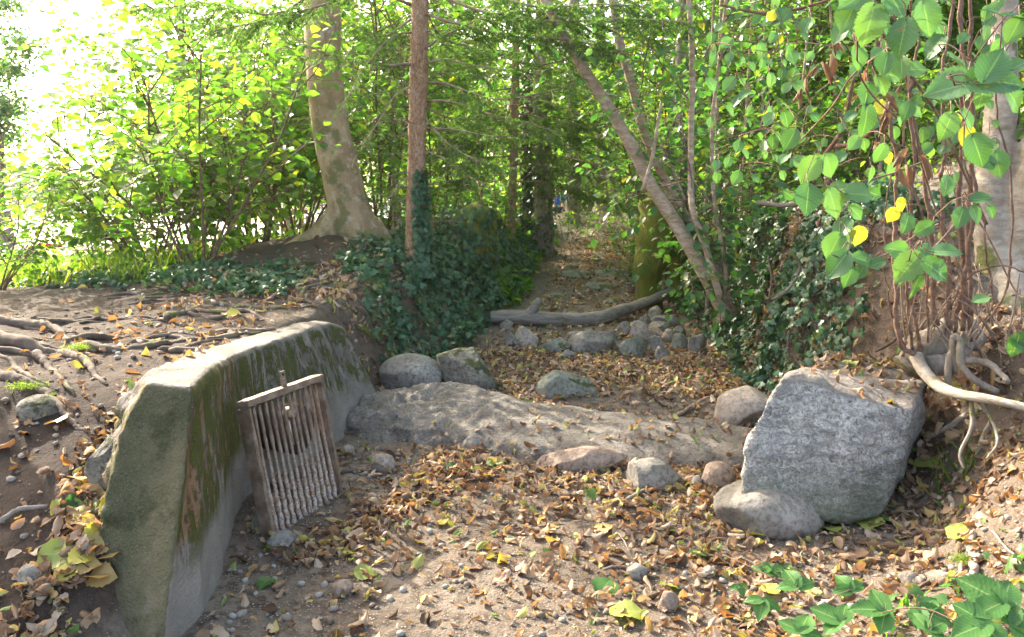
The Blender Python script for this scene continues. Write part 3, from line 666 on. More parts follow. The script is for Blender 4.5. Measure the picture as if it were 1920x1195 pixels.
# ---------------------------------------------------------------- log
def gpt(px, py, lift=0.0):
    g = G(px, py); return g + np.array((0, 0, lift))
y0 = 8.0
def zlog(px, py, y): return P(px, py, y)
tb = Tubes()
pts = curve([P(920, 594, 8.0), P(960, 594, 8.0), P(1000, 597, 8.0), P(1050, 600, 8.02), P(1110, 598, 8.1), P(1140, 592, 8.2), P(1180, 578, 8.4), P(1230, 560, 8.7), P(1275, 540, 9.0), P(1330, 515, 9.4)], 50)
r = np.interp(np.linspace(0, 1, 50), [0, .1, .2, .35, .5, .7, 1], [.066, .072, .082, .074, .07, .062, .05])
tb.add(pts, r, 18, wob=.12, seed=3)
log = empty('fallen_log', pts[0], 'bare grey fallen log lying across the dry bed above the cobbles', 'log')
tb.build('trunk', B_DEAD, log, pts[0])
tb = Tubes(); tb.add(curve([P(985, 596, 8.0), P(1000, 580, 7.98), P(1012, 562, 7.95)], 12), [.06] * 3 + list(np.linspace(.055, .035, 9)), 12, wob=.08)
tb.build('branch_stub', B_DEAD, log, pts[0])

# ---------------------------------------------------------------- beech
def trunk_mesh(pts, rad, voxel, extra=(), k=20, wob=.03, lob=None):
    t = Tubes(); t.add(pts, rad, k, wob=wob, seed=4); parts = [t]
    for e in extra: t.add(*e[:2], 12, wob=.1, seed=7)
    V = np.concatenate(t.V); fs = [list(f) for a in t.Fc for f in a]
    me = remeshed(V, fs, voxel, 6); return me
yb = 8.0
bp = [P(705, 500, yb), P(690, 470, yb), P(668, 425, yb), P(655, 390, yb), P(640, 330, yb), P(624, 260, yb), P(612, 180, yb), P(606, 90, yb), P(603, -10, yb)]
top = bp[-1]; bp += [top + np.array((-.05, 0, 1.2)), top + np.array((.02, .1, 3)), top + np.array((.15, .2, 5.5))]
br = [.30, .25, .222, .21, .197, .185, .178, .172, .17, .16, .13, .07]
but = [(curve([P(650, 380, yb), P(625, 418, yb), P(600, 446, yb - .05), P(570, 462, yb - .1), P(535, 478, yb - .15), P(500, 500, yb - .2)], 24), np.linspace(.13, .10, 24)),
       (curve([P(645, 392, yb), P(628, 430, yb + .02), P(612, 462, yb), P(590, 492, yb - .1)], 18), np.linspace(.14, .10, 18)),
       (curve([P(690, 420, yb), P(712, 455, yb), P(735, 485, yb - .1), P(760, 515, yb - .2)], 16), np.linspace(.14, .09, 16)),
       (curve([P(670, 430, yb - .02), P(680, 465, yb - .1), P(690, 500, yb - .25)], 14), np.linspace(.16, .11, 14))]
me = trunk_mesh(curve(bp, 60), np.interp(np.linspace(0, 1, 60), np.linspace(0, 1, 12), br), .022, but)
displace(me, lambda p: .02 * fb3(p * 2.2, 2, 2) + .004 * fb3(p * 14, 3, 2))
base = np.array((bp[1][0], yb, Z0(bp[1][0], yb)))
beech = empty('beech_tree', base, 'thick smooth grey beech trunk with buttress roots on the left bank', 'tree')
o = link('trunk', me, B_BEECH, beech, smooth=True); o.location = -beech.location

def crown(name, center, rad, n, size, mat, parent, seed, off, T=None, clumps=60, cr=.35, lo=.25):
    rg = np.random.default_rng(seed)
    c = rdirs(rg, clumps); c = c * (rg.uniform(lo, 1, clumps) ** .5)[:, None] * np.asarray(rad) + np.asarray(center)
    w = rg.dirichlet(np.ones(clumps) * 1.2); idx = rg.choice(clumps, n, p=w)
    pos = c[idx] + rg.normal(size=(n, 3)) * cr * np.array((1, 1, .45))
    d = rdirs(rg, n); d[:, 2] = d[:, 2] * .5 - .25; nr = rg.normal(size=(n, 3)) * .55; nr[:, 2] += 1
    return leaves(name, T or T_small(), pos, d, nr, size * rg.uniform(.65, 1.2, n), mat, parent, off)
tb = Tubes(); rg = np.random.default_rng(9); top = np.array(bp[-2])
for a in range(11):
    an = a * 2.4; L = rg.uniform(1.8, 3.2); s = top + np.array((0, 0, -3 + a * .5))
    e = s + np.array((math.cos(an) * L, math.sin(an) * L, 1.2)); tb.add(curve([s, (s + e) / 2 + np.array((0, 0, .3)), e], 10), np.linspace(.07, .015, 10), 6)
tb.build('limb', B_BEECH, beech, base)
crown('crown', (-1.9, 8.2, 8.3), (3.2, 3.2, 2.8), 4000, .11, GRN, beech, 11, base)

# ---------------------------------------------------------------- generic branching plant
def grow(rg, p, d, L, r, lvl, maxl, T_, sites, nch=(7, 6), up=.1, spread=.9, kink=.10, ratio=.55, spacing=.06, thick=.5):
    n = 9 if lvl == 0 else 6
    pts = [np.array(p, float)]; d = np.array(d, float) / np.linalg.norm(d)
    for a in range(n):
        d = d + rg.normal(size=3) * kink + np.array((0, 0, up * (.5 if lvl else .25))) / n * 3
        d /= np.linalg.norm(d); pts.append(pts[-1] + d * L / n)
    pts = np.array(pts); T_.add(pts, np.linspace(r, r * .45 if lvl < maxl else r * .4, n + 1), 6 if lvl == 0 else (5 if lvl == 1 else 3))
    if lvl == maxl:
        m = max(2, int(L / spacing))
        for a in range(m):
            t = (.12 + .88 * a / (m - 1)) * n; ii = min(int(t), n - 1); q_ = pts[ii] + (pts[ii + 1] - pts[ii]) * (t - ii)
            sites.append((q_, pts[ii + 1] - pts[ii], 1 if a % 2 else -1))
        return
    c = nch[min(lvl, len(nch) - 1)]
    for a in range(c):
        t = (.22 + .78 * (a + rg.uniform(0, .6)) / c) * n; ii = min(int(t), n - 1); q_ = pts[ii] + (pts[ii + 1] - pts[ii]) * (t - ii)
        ax = pts[ii + 1] - pts[ii]; ax /= np.linalg.norm(ax)
        s = np.cross(ax, rg.normal(size=3)); s /= np.linalg.norm(s) + 1e-9
        dd = ax * (1 - spread * .5) + s * spread
        grow(rg, q_, dd, L * ratio * rg.uniform(.7, 1.15) * (1.1 - .3 * t / n), r * thick, lvl + 1, maxl, T_, sites, nch, up, spread, kink, ratio, spacing, thick)
def site_leaves(rg, sites, size, T, mat, name, parent, off=(0, 0, 0), droop=.35, keep=1.0):
    if keep < 1: sites = [s for s in sites if rg.random() < keep]
    pos = np.array([s[0] for s in sites]); ax = np.array([s[1] for s in sites]); sg = np.array([s[2] for s in sites], float)
    ax = ax / (np.linalg.norm(ax, axis=1)[:, None] + 1e-9)
    side = np.cross(ax, np.array((0, 0, 1.))[None] + rg.normal(size=ax.shape) * .2); side /= np.linalg.norm(side, axis=1)[:, None] + 1e-9
    d = side * sg[:, None] * .9 + ax * .6 + rg.normal(size=ax.shape) * .25; d[:, 2] -= droop
    nr = rg.normal(size=ax.shape) * .38; nr[:, 2] += 1
    pos = pos + d / np.linalg.norm(d, axis=1)[:, None] * size * .2
    return leaves(name, T, pos, d, nr, size * rg.uniform(.6, 1.15, len(pos)), mat, parent, off)

def copy_tree(root, loc, rz, sc_, label, group=None):
    r = root.copy(); COL.objects.link(r); r.location = [float(v) for v in loc]; r.rotation_euler = (0, 0, rz); r.scale = sc_ if isinstance(sc_, tuple) else (sc_,) * 3
    r['label'] = label
    if group: r['group'] = group
    for ch in list(root.children):
        c = ch.copy(); COL.objects.link(c); c.parent = r
    return r

# ---------------------------------------------------------------- spruce with dead branches and feathery sprays
def spray(rg, T_, ndl, pts, r0, reach, dens, dead=.0, nl=.018):
    """pts: branch polyline; flat side twigs with needles"""
    n = len(pts); T_.add(pts, np.linspace(r0, r0 * .2, n), 5)
    L = np.linalg.norm(np.diff(pts, axis=0), axis=1).sum(); m = int(L / .055)
    for a in range(m):
        t = (.25 + .75 * a / m) * (n - 1); ii = min(int(t), n - 2); q_ = pts[ii] + (pts[ii + 1] - pts[ii]) * (t - ii)
        ax = pts[ii + 1] - pts[ii]; ax /= np.linalg.norm(ax); s = np.cross(ax, (0, 0, 1)); s /= np.linalg.norm(s) + 1e-9
        sg = 1 if a % 2 else -1; l = reach * rg.uniform(.5, 1.1) * math.sin(PI * (.15 + .8 * a / m)) ** .6
        d = ax * .7 + s * sg * .8 + np.array((0, 0, -.3)) + rg.normal(size=3) * .15; d /= np.linalg.norm(d)
        tp = [q_]; dd = d.copy()
        for b in range(4): dd = dd + rg.normal(size=3) * .14 + np.array((0, 0, -.07)); dd /= np.linalg.norm(dd); tp.append(tp[-1] + dd * l / 4)
        tp = np.array(tp); T_.add(tp, np.linspace(.0035, .0015, 5), 3)
        twl = [tp]
        for b in range(int(l / .05)):
            u = (.15 + .8 * b / max(1, int(l / .05))) * 4; jj = min(int(u), 3); q2 = tp[jj] + (tp[jj + 1] - tp[jj]) * (u - jj)
            a2 = tp[jj + 1] - tp[jj]; a2 /= np.linalg.norm(a2); s2 = np.cross(a2, (0, 0, 1)); s2 /= np.linalg.norm(s2) + 1e-9
            d2 = a2 * .8 + s2 * (1 if b % 2 else -1) * .7 + rg.normal(size=3) * .15; d2 /= np.linalg.norm(d2)
            l2 = l * .35 * rg.uniform(.5, 1.1); tt = np.array([q2, q2 + d2 * l2 * .5, q2 + d2 * l2 + np.array((0, 0, -l2 * .12))]); twl.append(tt); T_.add(tt, [.002, .0015, .001], 3)
        if rg.random() < dead: continue
        for tt in twl:
            for u in range(len(tt) - 1):
                seg = tt[u + 1] - tt[u]; sl_ = np.linalg.norm(seg); c = max(2, int(sl_ * dens))
                f = rg.random(c)[:, None]; p_ = tt[u] + seg * f; dv_ = seg / (sl_ + 1e-9) * .6 + rg.normal(size=(c, 3)) * .55
                ndl.append((p_, dv_))
NT = (np.array([(-.10, 0, 0), (.10, 0, 0), (0, 1, 0)]), [np.array([(0, 1, 2)])])
def spruce(label, base, pts, rad, branches, seed, dens=330, nl=.034, group=None):
    rg = np.random.default_rng(seed)
    e = empty('spruce_tree', base, label, 'tree', group)
    t = Tubes(); c = curve(pts, 70); t.add(c, np.interp(np.linspace(0, 1, 70), np.linspace(0, 1, len(rad)), rad) * (1 + .03 * rg.normal(size=70)), 14, wob=.05, seed=2)
    t.build('trunk', B_SPRUCE, e, base)
    tb = Tubes(); nd = []
    for bpts, r0, reach, dead in branches: spray(rg, tb, nd, curve(bpts, 14) + np.cumsum(rg.normal(size=(14, 3)) * .006, axis=0), r0, reach, dens, dead)
    tb.build('branch', B_BRANCH, e, base)
    if nd:
        p_ = np.concatenate([a for a, b in nd]); d_ = np.concatenate([b for a, b in nd])
        leaves('needles', NT, p_, d_, rg.normal(size=p_.shape) + (0, 0, .8), nl * rg.uniform(.6, 1.2, len(p_)), NEEDLE, e, base)
    return e
ys = 7.4
sp = [P(777, 500, ys), P(778, 440, ys), P(780, 340, ys), P(783, 220, ys), P(786, 100, ys), P(787, -20, ys)]
sp += [sp[-1] + np.array((0, 0, 2.5)), sp[-1] + np.array((.1, 0, 6))]
brs = []
def pb(a, y, r=.012, reach=.28, dead=.1): brs.append(([P(*q[:2], q[2] if len(q) > 2 else ys + (y - ys) * k_ / (len(a) - 1)) for k_, q in enumerate(a)], r, reach, dead))
pb([(780, 120), (720, 122), (660, 110), (600, 95), (520, 50)], 6.6, .016, .3, .35)
pb([(790, 92), (840, 60), (900, 30), (980, 20)], 6.4, .014, .34, .05)
pb([(800, 154), (850, 160), (900, 182), (950, 190), (1040, 175), (1100, 150)], 6.6, .013, .3, .3)
pb([(798, 190), (850, 195), (920, 215), (990, 230), (1060, 245)], 6.8, .012, .3, .3)
pb([(790, 235), (850, 245), (930, 260), (1000, 255), (1060, 280)], 7.0, .011, .28, .45)
pb([(772, 230), (740, 226), (712, 230)], 7.0, .010, .12, 1.0)
pb([(775, 10), (700, -20), (600, 10), (480, 40), (380, 60)], 6.5, .016, .34, .05)
pb([(775, -30), (650, -40), (520, 30), (400, 10), (250, 25)], 6.2, .016, .36, .05)
pb([(790, 20), (860, 40), (960, 60), (1080, 70), (1180, 95)], 6.4, .015, .36, .05)
pb([(790, -20), (900, 20), (1040, 40), (1180, 35), (1300, 50)], 6.0, .015, .38, .02)
pb([(790, -40), (900, -20), (1000, 10), (1120, 5), (1260, 15)], 6.3, .015, .38, .02)
pb([(785, 130), (830, 110), (900, 120), (1000, 130), (1110, 120)], 6.8, .012, .32, .2)
pb([(780, 60), (740, 70), (700, 110), (660, 170), (640, 215)], 6.6, .010, .3, .5)
pb([(780, 160), (740, 180), (700, 240), (660, 300)], 6.9, .009, .25, .7)
pb([(790, 280), (830, 300), (880, 330), (920, 350)], 7.0, .009, .25, .6)
pb([(790, 210), (830, 260), (870, 290), (900, 300), (990, 320)], 6.8, .010, .3, .4)
pb([(780, 30), (730, 60), (690, 60), (640, 40)], 7.2, .012, .3, .1)
pb([(780, 320), (740, 350), (715, 390)], 7.2, .007, .2, .8)
pb([(788, -10), (820, 60), (850, 100), (900, 90)], 8.4, .012, .34, .1)
pb([(788, 180), (830, 220), (900, 230), (960, 300)], 8.6, .010, .3, .3)
pb([(788, 60), (880, 90), (960, 100), (1050, 110)], 8.8, .012, .34, .1)
for a in range(16):      # stubs and thin dead twigs down the trunk
    rg = np.random.default_rng(700 + a); py = 60 + a * 24; sg = -1 if a % 3 else 1; x = 784 + sg * 10
    pb([(x, py), (x + sg * rg.uniform(15, 40), py + rg.uniform(-8, 6)), (x + sg * rg.uniform(40, 85), py + rg.uniform(-15, 30))], 7.2, .006, .06, 1.0)
base = np.array((sp[0][0], ys, Z0(sp[0][0], ys)))
spr = spruce('slim reddish spruce with dead side branches, ivy round its foot, right of the beech', base, sp, [.095, .088, .086, .084, .082, .08, .07, .02], brs, 31)

rg = np.random.default_rng(64); n = 1300; hz_ = rg.uniform(0, 1, n) ** 1.7 * .95; an = rg.uniform(-1.6, 1.3, n); o_ = np.stack((np.cos(an), np.sin(an), 0 * an), -1)
leaves('ivy', T_ivy(), base + o_ * (.085 + .07 * rg.random(n) * (1.0 - hz_) + .01)[:, None] + np.stack((.02 + 0 * an, 0 * an, hz_), -1), o_ * .4 + rg.normal(size=(n, 3)) * .35 - (0, 0, .7), o_ + rg.normal(size=(n, 3)) * .3, .055 * rg.uniform(.6, 1.2, n), IVY, spr, base)

# the tree just left of the picture whose roots cross the bank
rg = np.random.default_rng(65); b_ = np.array((-4.15, 4.95, float(terr(-4.15, 4.95)))); ot = empty('root_tree', b_, 'thick trunk just outside the left edge, whose roots cross the bank', 'tree')
tb = Tubes(); c = curve([b_ - (0, 0, .2), b_ + (0, 0, .3), b_ + (.05, 0, 1.5), b_ + (0, .1, 4), b_ + (-.1, 0, 8)], 40); tb.add(c, np.interp(np.linspace(0, 1, 40), [0, .06, .15, 1], [.62, .5, .37, .22]), 18, wob=.1, seed=5)
tb.build('trunk', B_GREY, ot, b_); crown('crown', b_ + (-.3, 0, 8.5), (2.6, 2.4, 1.8), 3000, .13, GRN, ot, 66, b_)

# second spruce behind: sprays fill the upper centre
brs = []; y2 = 13.0
for a in range(26):
    rg = np.random.default_rng(900 + a); py = -60 + a * 16; sg = 1 if a % 2 else -1; L = rg.uniform(120, 260)
    pb([(966, py, y2), (966 + sg * L * .4, py + 10, y2 - rg.uniform(0, 1)), (966 + sg * L, py + rg.uniform(20, 60), y2 - rg.uniform(0, 2.5))], y2, .014, .5, .15)
sp = [P(955, 452, y2), P(960, 380, y2), P(964, 250, y2), P(967, 100, y2), P(968, -60, y2)]; sp += [sp[-1] + np.array((0, 0, 4))]
base = np.array((sp[0][0], y2, Z0(sp[0][0], y2)))
spruce('thin spruce trunk farther up the left bank, behind the dark ivy stump', base, sp, [.085, .07, .068, .062, .05, .02], brs, 33, 170, .042)

# ---------------------------------------------------------------- plain trunks farther back
def bgtrunk(kind, label, px, y, w, mat, seed, lean=0.0, toppx=-40, flare=1.6, crownr=None, ivy=0, cmat=None, cn=500, csize=.16, basepy=None, height=7.0):
    rg = np.random.default_rng(seed); g = P(px, 450, y); x = g[0]; z = Z0(x, y); r = w * y / F / 2
    base = np.array((x, y, z)); e = empty(kind, base, label, 'tree')
    H_ = height; n = 30; t_ = np.linspace(0, 1, n)
    pts = np.stack((x + lean * t_ * H_ + .04 * np.cumsum(rg.normal(size=n)) * .3, y + .02 * np.cumsum(rg.normal(size=n)), z - .2 + H_ * t_), -1)
    tb = Tubes(); tb.add(pts, r * (1 - .35 * t_) * (1 + (flare - 1) * np.exp(-t_ * H_ / .25)), 14, wob=.06, seed=seed)
    tb.build('trunk', mat, e, base)
    if crownr: crown('crown', (x + lean * H_, y, z + H_ + crownr * .4), (crownr, crownr, crownr * .8), cn, csize, cmat or GRN, e, seed, base, T_tiny(), 40, crownr * .18)
    if ivy:
        n = ivy; t = rg.uniform(0, 1, n) ** 1.3 * .45; k_ = np.interp(t, t_, np.arange(n if False else 30)); ii = k_.astype(int)
        an = rg.uniform(0, 2 * PI, n); c = pts[np.clip(ii, 0, 29)]; zz = z + t * H_
        rad = r * 1.05 + rg.uniform(0, .06, n); o_ = np.stack((np.cos(an), np.sin(an), 0 * an), -1)
        pos = np.stack((c[:, 0], c[:, 1], zz), -1) + o_ * rad[:, None]; d = o_ * .4 + rg.normal(size=(n, 3)) * .4; d[:, 2] -= .7
        leaves('ivy', T_ivy(), pos, d, o_ + rg.normal(size=(n, 3)) * .3, .07 * rg.uniform(.6, 1.2, n), IVY, e, base)
    return e
bgtrunk('forest_tree', 'stout brown trunk with ivy at its foot, centre of the far left bank', 1020, 14.0, 40, B_GREY, 41, .0, ivy=500, crownr=2.6, cn=1000)
bgtrunk('forest_tree', 'thin ivy-wrapped trunk just left of the stout brown one', 988, 14.2, 12, B_GREY, 42, .01, ivy=1100, crownr=1.5)
bgtrunk('forest_tree', 'leaning trunk at the head of the dry bed on the far mound', 1128, 21.5, 23, B_GREY, 43, -.02, flare=2.6, crownr=3)
bgtrunk('forest_tree', 'mossy trunk behind the stout brown one, far centre', 1072, 19, 26, B_GREY, 44, -.01, crownr=2.5)
bgtrunk('forest_tree', 'furrowed dark trunk rising behind the mossy stump', 1275, 10.2, 26, B_GREY, 45, -.01, ivy=500, crownr=2.2, height=6)
bgtrunk('forest_tree', 'grey trunk in the thicket, first right of the leaning hazel', 1392, 12, 18, B_GREY, 46, .0, crownr=2.2)
bgtrunk('forest_tree', 'pale slim trunk in the thicket, second right of the leaning hazel', 1440, 13, 14, B_PALE, 47, -.02, crownr=2.2)
bgtrunk('forest_tree', 'slim trunk in the thicket above the granite block', 1560, 12, 16, B_GREY, 48, -.04, crownr=2.2)
bgtrunk('forest_tree', 'slim grey trunk between beech and spruce, deep in the wood', 742, 17, 16, B_GREY, 49, .0, crownr=2.4)
bgtrunk('forest_tree', 'slim trunk left of the beech behind the bush', 360, 15, 16, B_GREY, 50, .01, crownr=2.6)
e = bgtrunk('lakeside_tree', 'grey trunk at the left edge by the lake, bluish foliage above', 14, 21, 30, B_GREY, 51, .0, flare=1.3, height=4.2)
bx = e.location; crown('crown', (bx.x - .6, 21, bx.z + 5.2), (1.4, 1.6, 3.2), 9000, .13, GRN_D, e, 52, tuple(bx), T_small(), 90, .3)

# dark ivy stump on the left bank, mossy stump on the right
b = G(880, 478); rg = np.random.default_rng(61); base = np.array((P(878, 450, 8.9)[0], 8.9, Z0(P(878, 450, 8.9)[0], 8.9)))
e = empty('ivy_stump', base, 'dark rotten stump overgrown with ivy on the left bank', 'stump')
tb = Tubes(); tb.add([base + (0, 0, -.2), base + (0, 0, .1), base + (.02, 0, .35), base + (.0, 0, .52), base + (-.05, 0, .6)], [.34, .3, .27, .24, .12], 16, wob=.18, seed=6); tb.build('stump', B_MOSS, e, base)
n = 900; an = rg.uniform(0, 2 * PI, n); hz = rg.uniform(-.1, .62, n); o_ = np.stack((np.cos(an), np.sin(an), 0 * an), -1)
leaves('ivy', T_ivy(), base + o_ * (.33 - .1 * hz)[:, None] + np.stack((0 * an, 0 * an, hz), -1) + rg.normal(size=(n, 3)) * .02, o_ * .3 + rg.normal(size=(n, 3)) * .3 - (0, 0, .7), o_ + rg.normal(size=(n, 3)) * .3, .06 * rg.uniform(.6, 1.2, n), IVY, e, base)
mb = P(1222, 556, 8.9); zb_ = Z0(mb[0], 8.9)
pts = curve([(mb[0], 8.9, zb_ - .2), P(1215, 530, 8.9), P(1222, 480, 8.95), P(1236, 430, 9.0), P(1240, 380, 9.0), P(1238, 362, 9.0)], 26)
base = np.array((mb[0], 8.9, zb_)); e = empty('mossy_stump', base, 'leaning moss-covered broken trunk at the right side of the bed', 'stump')
tb = Tubes(); tb.add(pts, np.interp(np.linspace(0, 1, 26), [0, .2, .5, .85, 1], [.15, .13, .24, .22, .09]), 16, wob=.14, seed=8)
tb.add(curve([P(1262, 470, 9.0), P(1262, 520, 8.95), P(1275, 560, 8.9)], 10), np.linspace(.10, .06, 10), 10, wob=.15, seed=3)
tb.build('trunk', B_MOSS, e, base)

# ---------------------------------------------------------------- leaning multi-stem hazel in the centre right
yh = 6.3
base = np.array(P(1345, 590, yh)); base[2] = Z0(base[0], yh) - .02
hz = empty('hazel_tree', base, 'leaning pale-barked hazel with crossing stems over the dry bed', 'tree')
stems = [([(1362, 600), (1345, 560), (1300, 475), (1262, 410), (1222, 350), (1190, 285), (1150, 215), (1098, 135), (1062, 75), (1022, 0), (1000, -60)], 6.3, 6.9, 27, 17),
 ([(1372, 590), (1340, 510), (1305, 445), (1268, 380), (1232, 305), (1205, 240), (1185, 160), (1162, 80), (1150, 0), (1140, -60)], 6.45, 7.2, 22, 15),
 ([(1350, 560), (1325, 470), (1300, 400), (1295, 330), (1296, 240), (1298, 120), (1292, 0), (1290, -60)], 6.2, 6.6, 13, 9),
 ([(1365, 600), (1352, 520), (1330, 440), (1290, 390), (1262, 320), (1240, 270)], 6.5, 6.9, 10, 5),
 ([(1356, 590), (1360, 500), (1340, 380), (1335, 240), (1350, 100), (1365, -30)], 6.3, 6.7, 8, 5)]
sites = []; tw = Tubes(); rg = np.random.default_rng(70); lowp = []
for a, y1, y2_, w1, w2 in stems:
    n = len(a); pts = curve([P(q[0], q[1], y1 + (y2_ - y1) * k_ / (n - 1)) for k_, q in enumerate(a)], 44)
    tb = Tubes(); tb.add(pts, np.linspace(w1, w2, 44) * 1.02 * 6.6 / F / 2, 14, wob=.06, seed=w1)
    tb.build('stem', B_HAZEL, hz, base)
    lowp += list(pts[3:16])
    for k_ in range(10):
        t = rg.integers(14, 43); grow(rg, pts[t], rg.normal(size=3) + np.array((0, 0, .3)), rg.uniform(.5, 1.1), .007, 1, 2, tw, sites, (4, 5), .0, .8, .12, .5, .06)
tb = Tubes(); tb.add(curve([P(1205, 358, 6.4), P(1222, 300, 6.4), P(1232, 240, 6.4), P(1240, 190, 6.4)], 12), np.linspace(.018, .010, 12), 8); tb.build('stem', B_HAZEL, hz, base)
for k_ in range(24):   # low leafy twigs hanging round the base
    q_ = lowp[rg.integers(0, len(lowp))]; grow(rg, q_, rg.normal(size=3) + (0, -.5, -.2), rg.uniform(.35, .7), .004, 2, 2, tw, sites, spacing=.05)
tw.build('twigs', B_HAZEL_D, hz, base); site_leaves(rg, sites, .085, T_small(), GRN_D, 'foliage', hz, base, .5)
crown('crown', (.9, 7.2, 5.3), (2.2, 1.6, 1.4), 2000, .09, GRN, hz, 71, base, None, 40, .3)

# ---------------------------------------------------------------- shrubs / saplings: variants then copies
def shrub(name, label, base, H_, nst, seed, leaf, mat, lean=.35, group=None, nch=(6, 6), spacing=.07, spread=.8, r=.014, T=None, cat='bush', keep=.95):
    rg = np.random.default_rng(seed); e = empty(name, base, label, cat, group); tb = Tubes(); si = []
    for a in range(nst):
        an = a * 2.399 + rg.uniform(-.3, .3); l = lean * rg.uniform(.4, 1.3)
        d = (math.cos(an) * l, math.sin(an) * l, 1); p0 = np.array((math.cos(an) * .12, math.sin(an) * .12, -.05))
        grow(rg, p0, d, H_ * rg.uniform(.75, 1.1), r, 0, 2, tb, si, nch, .05, spread, .09, .42, spacing)
    tb.build('stems', B_HAZEL_D, e); site_leaves(rg, si, leaf, T or T_small(), mat, 'foliage', e, keep=keep)
    return e
def at(px, y): x = P(px, 450, y)[0]; return (x, y, Z0(x, y))
sA = shrub('hazel_bush', 'big sunlit hazel bush left of the beech, thin stems fanning out', at(365, 7.4), 2.0, 10, 81, .125, GRN_L, .68, nch=(8, 6), spacing=.065, keep=.95)
copy_tree(sA, at(275, 8.0), 2.1, .78, 'sunlit hazel bush spreading towards the lake, left of the biggest one', 'sunlit bushes on the left bank'); sA['group'] = 'sunlit bushes on the left bank'
copy_tree(sA, at(190, 8.6), 4.0, .62, 'low yellowish leaning bush in front of the lake gap', 'sunlit bushes on the left bank')
copy_tree(sA, at(480, 9.2), 1.1, 1.05, 'bright bush directly behind the beech buttress', 'sunlit bushes on the left bank')
copy_tree(sA, at(560, 10.5), 3.1, 1.1, 'bright bush filling the gap between the beech and the hut', 'sunlit bushes on the left bank')
copy_tree(sA, at(-20, 6.6), 5.2, .5, 'bush reaching in at the left edge of the picture', 'sunlit bushes on the left bank')
# taller saplings: layered leafy trees
sB = shrub('young_beech', 'tall leafy sapling behind the bush, bordering the white gap in the sky', at(395, 12.5), 4.6, 4, 84, .135, GRN_L, .3, 'leafy saplings deeper in the wood', (14, 9), .08, .85, .019, cat='sapling', keep=.88)
sC = shrub('young_beech', 'leafy sapling seen between beech and spruce', at(715, 11), 4.4, 4, 85, .12, GRN, .3, 'leafy saplings deeper in the wood', (14, 9), .08, .85, .019, cat='sapling')
g_ = 'leafy saplings deeper in the wood'
for (px, y, rz, s, src, lab) in [
 (470, 13, 2.0, 1.0, sB, 'leafy sapling left of the beech trunk'),
 (540, 15.5, 3.0, 1.1, sB, 'leafy sapling behind the beech trunk on its left'), (640, 15, 4.0, 1.0, sC, 'leafy sapling hidden behind the beech trunk'),
 (420, 18, 5.0, 1.15, sB, 'far leafy sapling above the hut roof'), (700, 18, .6, 1.1, sB, 'far bright sapling between beech and spruce'),
 (830, 14, 1.6, 1.0, sC, 'leafy sapling right of the spruce'), (890, 19, 2.6, 1.15, sB, 'far bright sapling right of the spruce'),
 (930, 24, 3.3, 1.3, sB, 'far bright sapling behind the stout trunk'), (1060, 26, 4.4, 1.35, sB, 'far bright sapling behind the two people'),
 (1150, 27, 5.1, 1.4, sB, 'far bright sapling at the head of the bed'), (1195, 18, .3, 1.1, sC, 'leafy sapling right of the far mound'),
 (1240, 13, 1.3, .95, sC, 'leafy sapling behind the mossy stump'), (1330, 13.5, 2.3, 1.0, sC, 'leafy sapling right of the furrowed trunk'),
 (1420, 11, 3.3, .9, sC, 'leafy sapling over the ivy bank, left one'), (1510, 10, 4.3, .85, sC, 'leafy sapling over the ivy bank, middle one'),
 (1600, 11.5, 5.3, .95, sC, 'leafy sapling over the ivy bank, right one'), (1700, 9.5, 1.0, .85, sC, 'leafy sapling behind the hazel shoots'),
 (1800, 11, 2.0, .95, sC, 'leafy sapling behind the right-hand tree'), (1890, 9, 3.0, .9, sC, 'leafy sapling at the right edge'),
 (1470, 16, 4.0, 1.2, sB, 'far bright sapling above the ivy bank'), (1640, 17, 5.0, 1.2, sB, 'far bright sapling behind the shoots'),
 (1800, 17, 1.5, 1.3, sB, 'far bright sapling at the upper right'), (1350, 20, 2.5, 1.3, sB, 'far bright sapling behind the leaning hazel'),
 (1000, 33, .2, 1.6, sB, 'farthest sapling in the left of the central gap'), (1110, 36, 1.2, 1.7, sB, 'farthest sapling in the right of the central gap'),
 (800, 28, 2.2, 1.5, sB, 'farthest sapling behind the spruce'), (600, 26, 3.2, 1.4, sB, 'farthest sapling behind the beech')]:
    copy_tree(src, at(px, y), rz, s, lab, g_)
# low undergrowth
sD = shrub('undergrowth_bush', 'low leafy bush on top of the left bank behind the spruce', at(835, 9.6), .9, 8, 88, .07, GRN, .8, 'low undergrowth on both banks', (5, 5), .05, .9, .006)
for (px, y, rz, s, lab) in [(720, 9.2, 1, 1.0, 'low bush between beech and spruce'), (930, 11.5, 2, .9, 'low bush on the far left bank'), (1065, 16.5, 3, 1, 'low bush left of the far mound'),
 (1185, 14, 4, 1.1, 'glossy bush at the right of the far bed'), (1200, 11, 5, .8, 'low bush left of the mossy stump'), (1290, 9.8, .5, 1.0, 'low bush behind the leaning hazel'), (1180, 19, .8, 1.3, 'bush right of the far mound'),
 (1400, 8.2, 1.5, 1.3, 'low bush on the right bank, nearest the leaning hazel'), (1480, 8.5, 2.5, 1.4, 'low bush on the right bank above the ivy'), (1560, 7.6, 3.5, 1.2, 'low bush on the right bank above the brown earth face'),
 (1640, 7.5, 4.5, 1.3, 'low bush on the right bank behind the shoots'), (1760, 7.2, 5.5, 1.2, 'low bush behind the right-hand tree foot'), (1350, 10.5, .2, 1.5, 'bush deep behind the leaning hazel'), (1440, 9.5, 4.1, 1.7, 'bush deep behind the ivy bank')]:
    copy_tree(sD, at(px, y), rz, s, lab, 'low undergrowth on both banks')

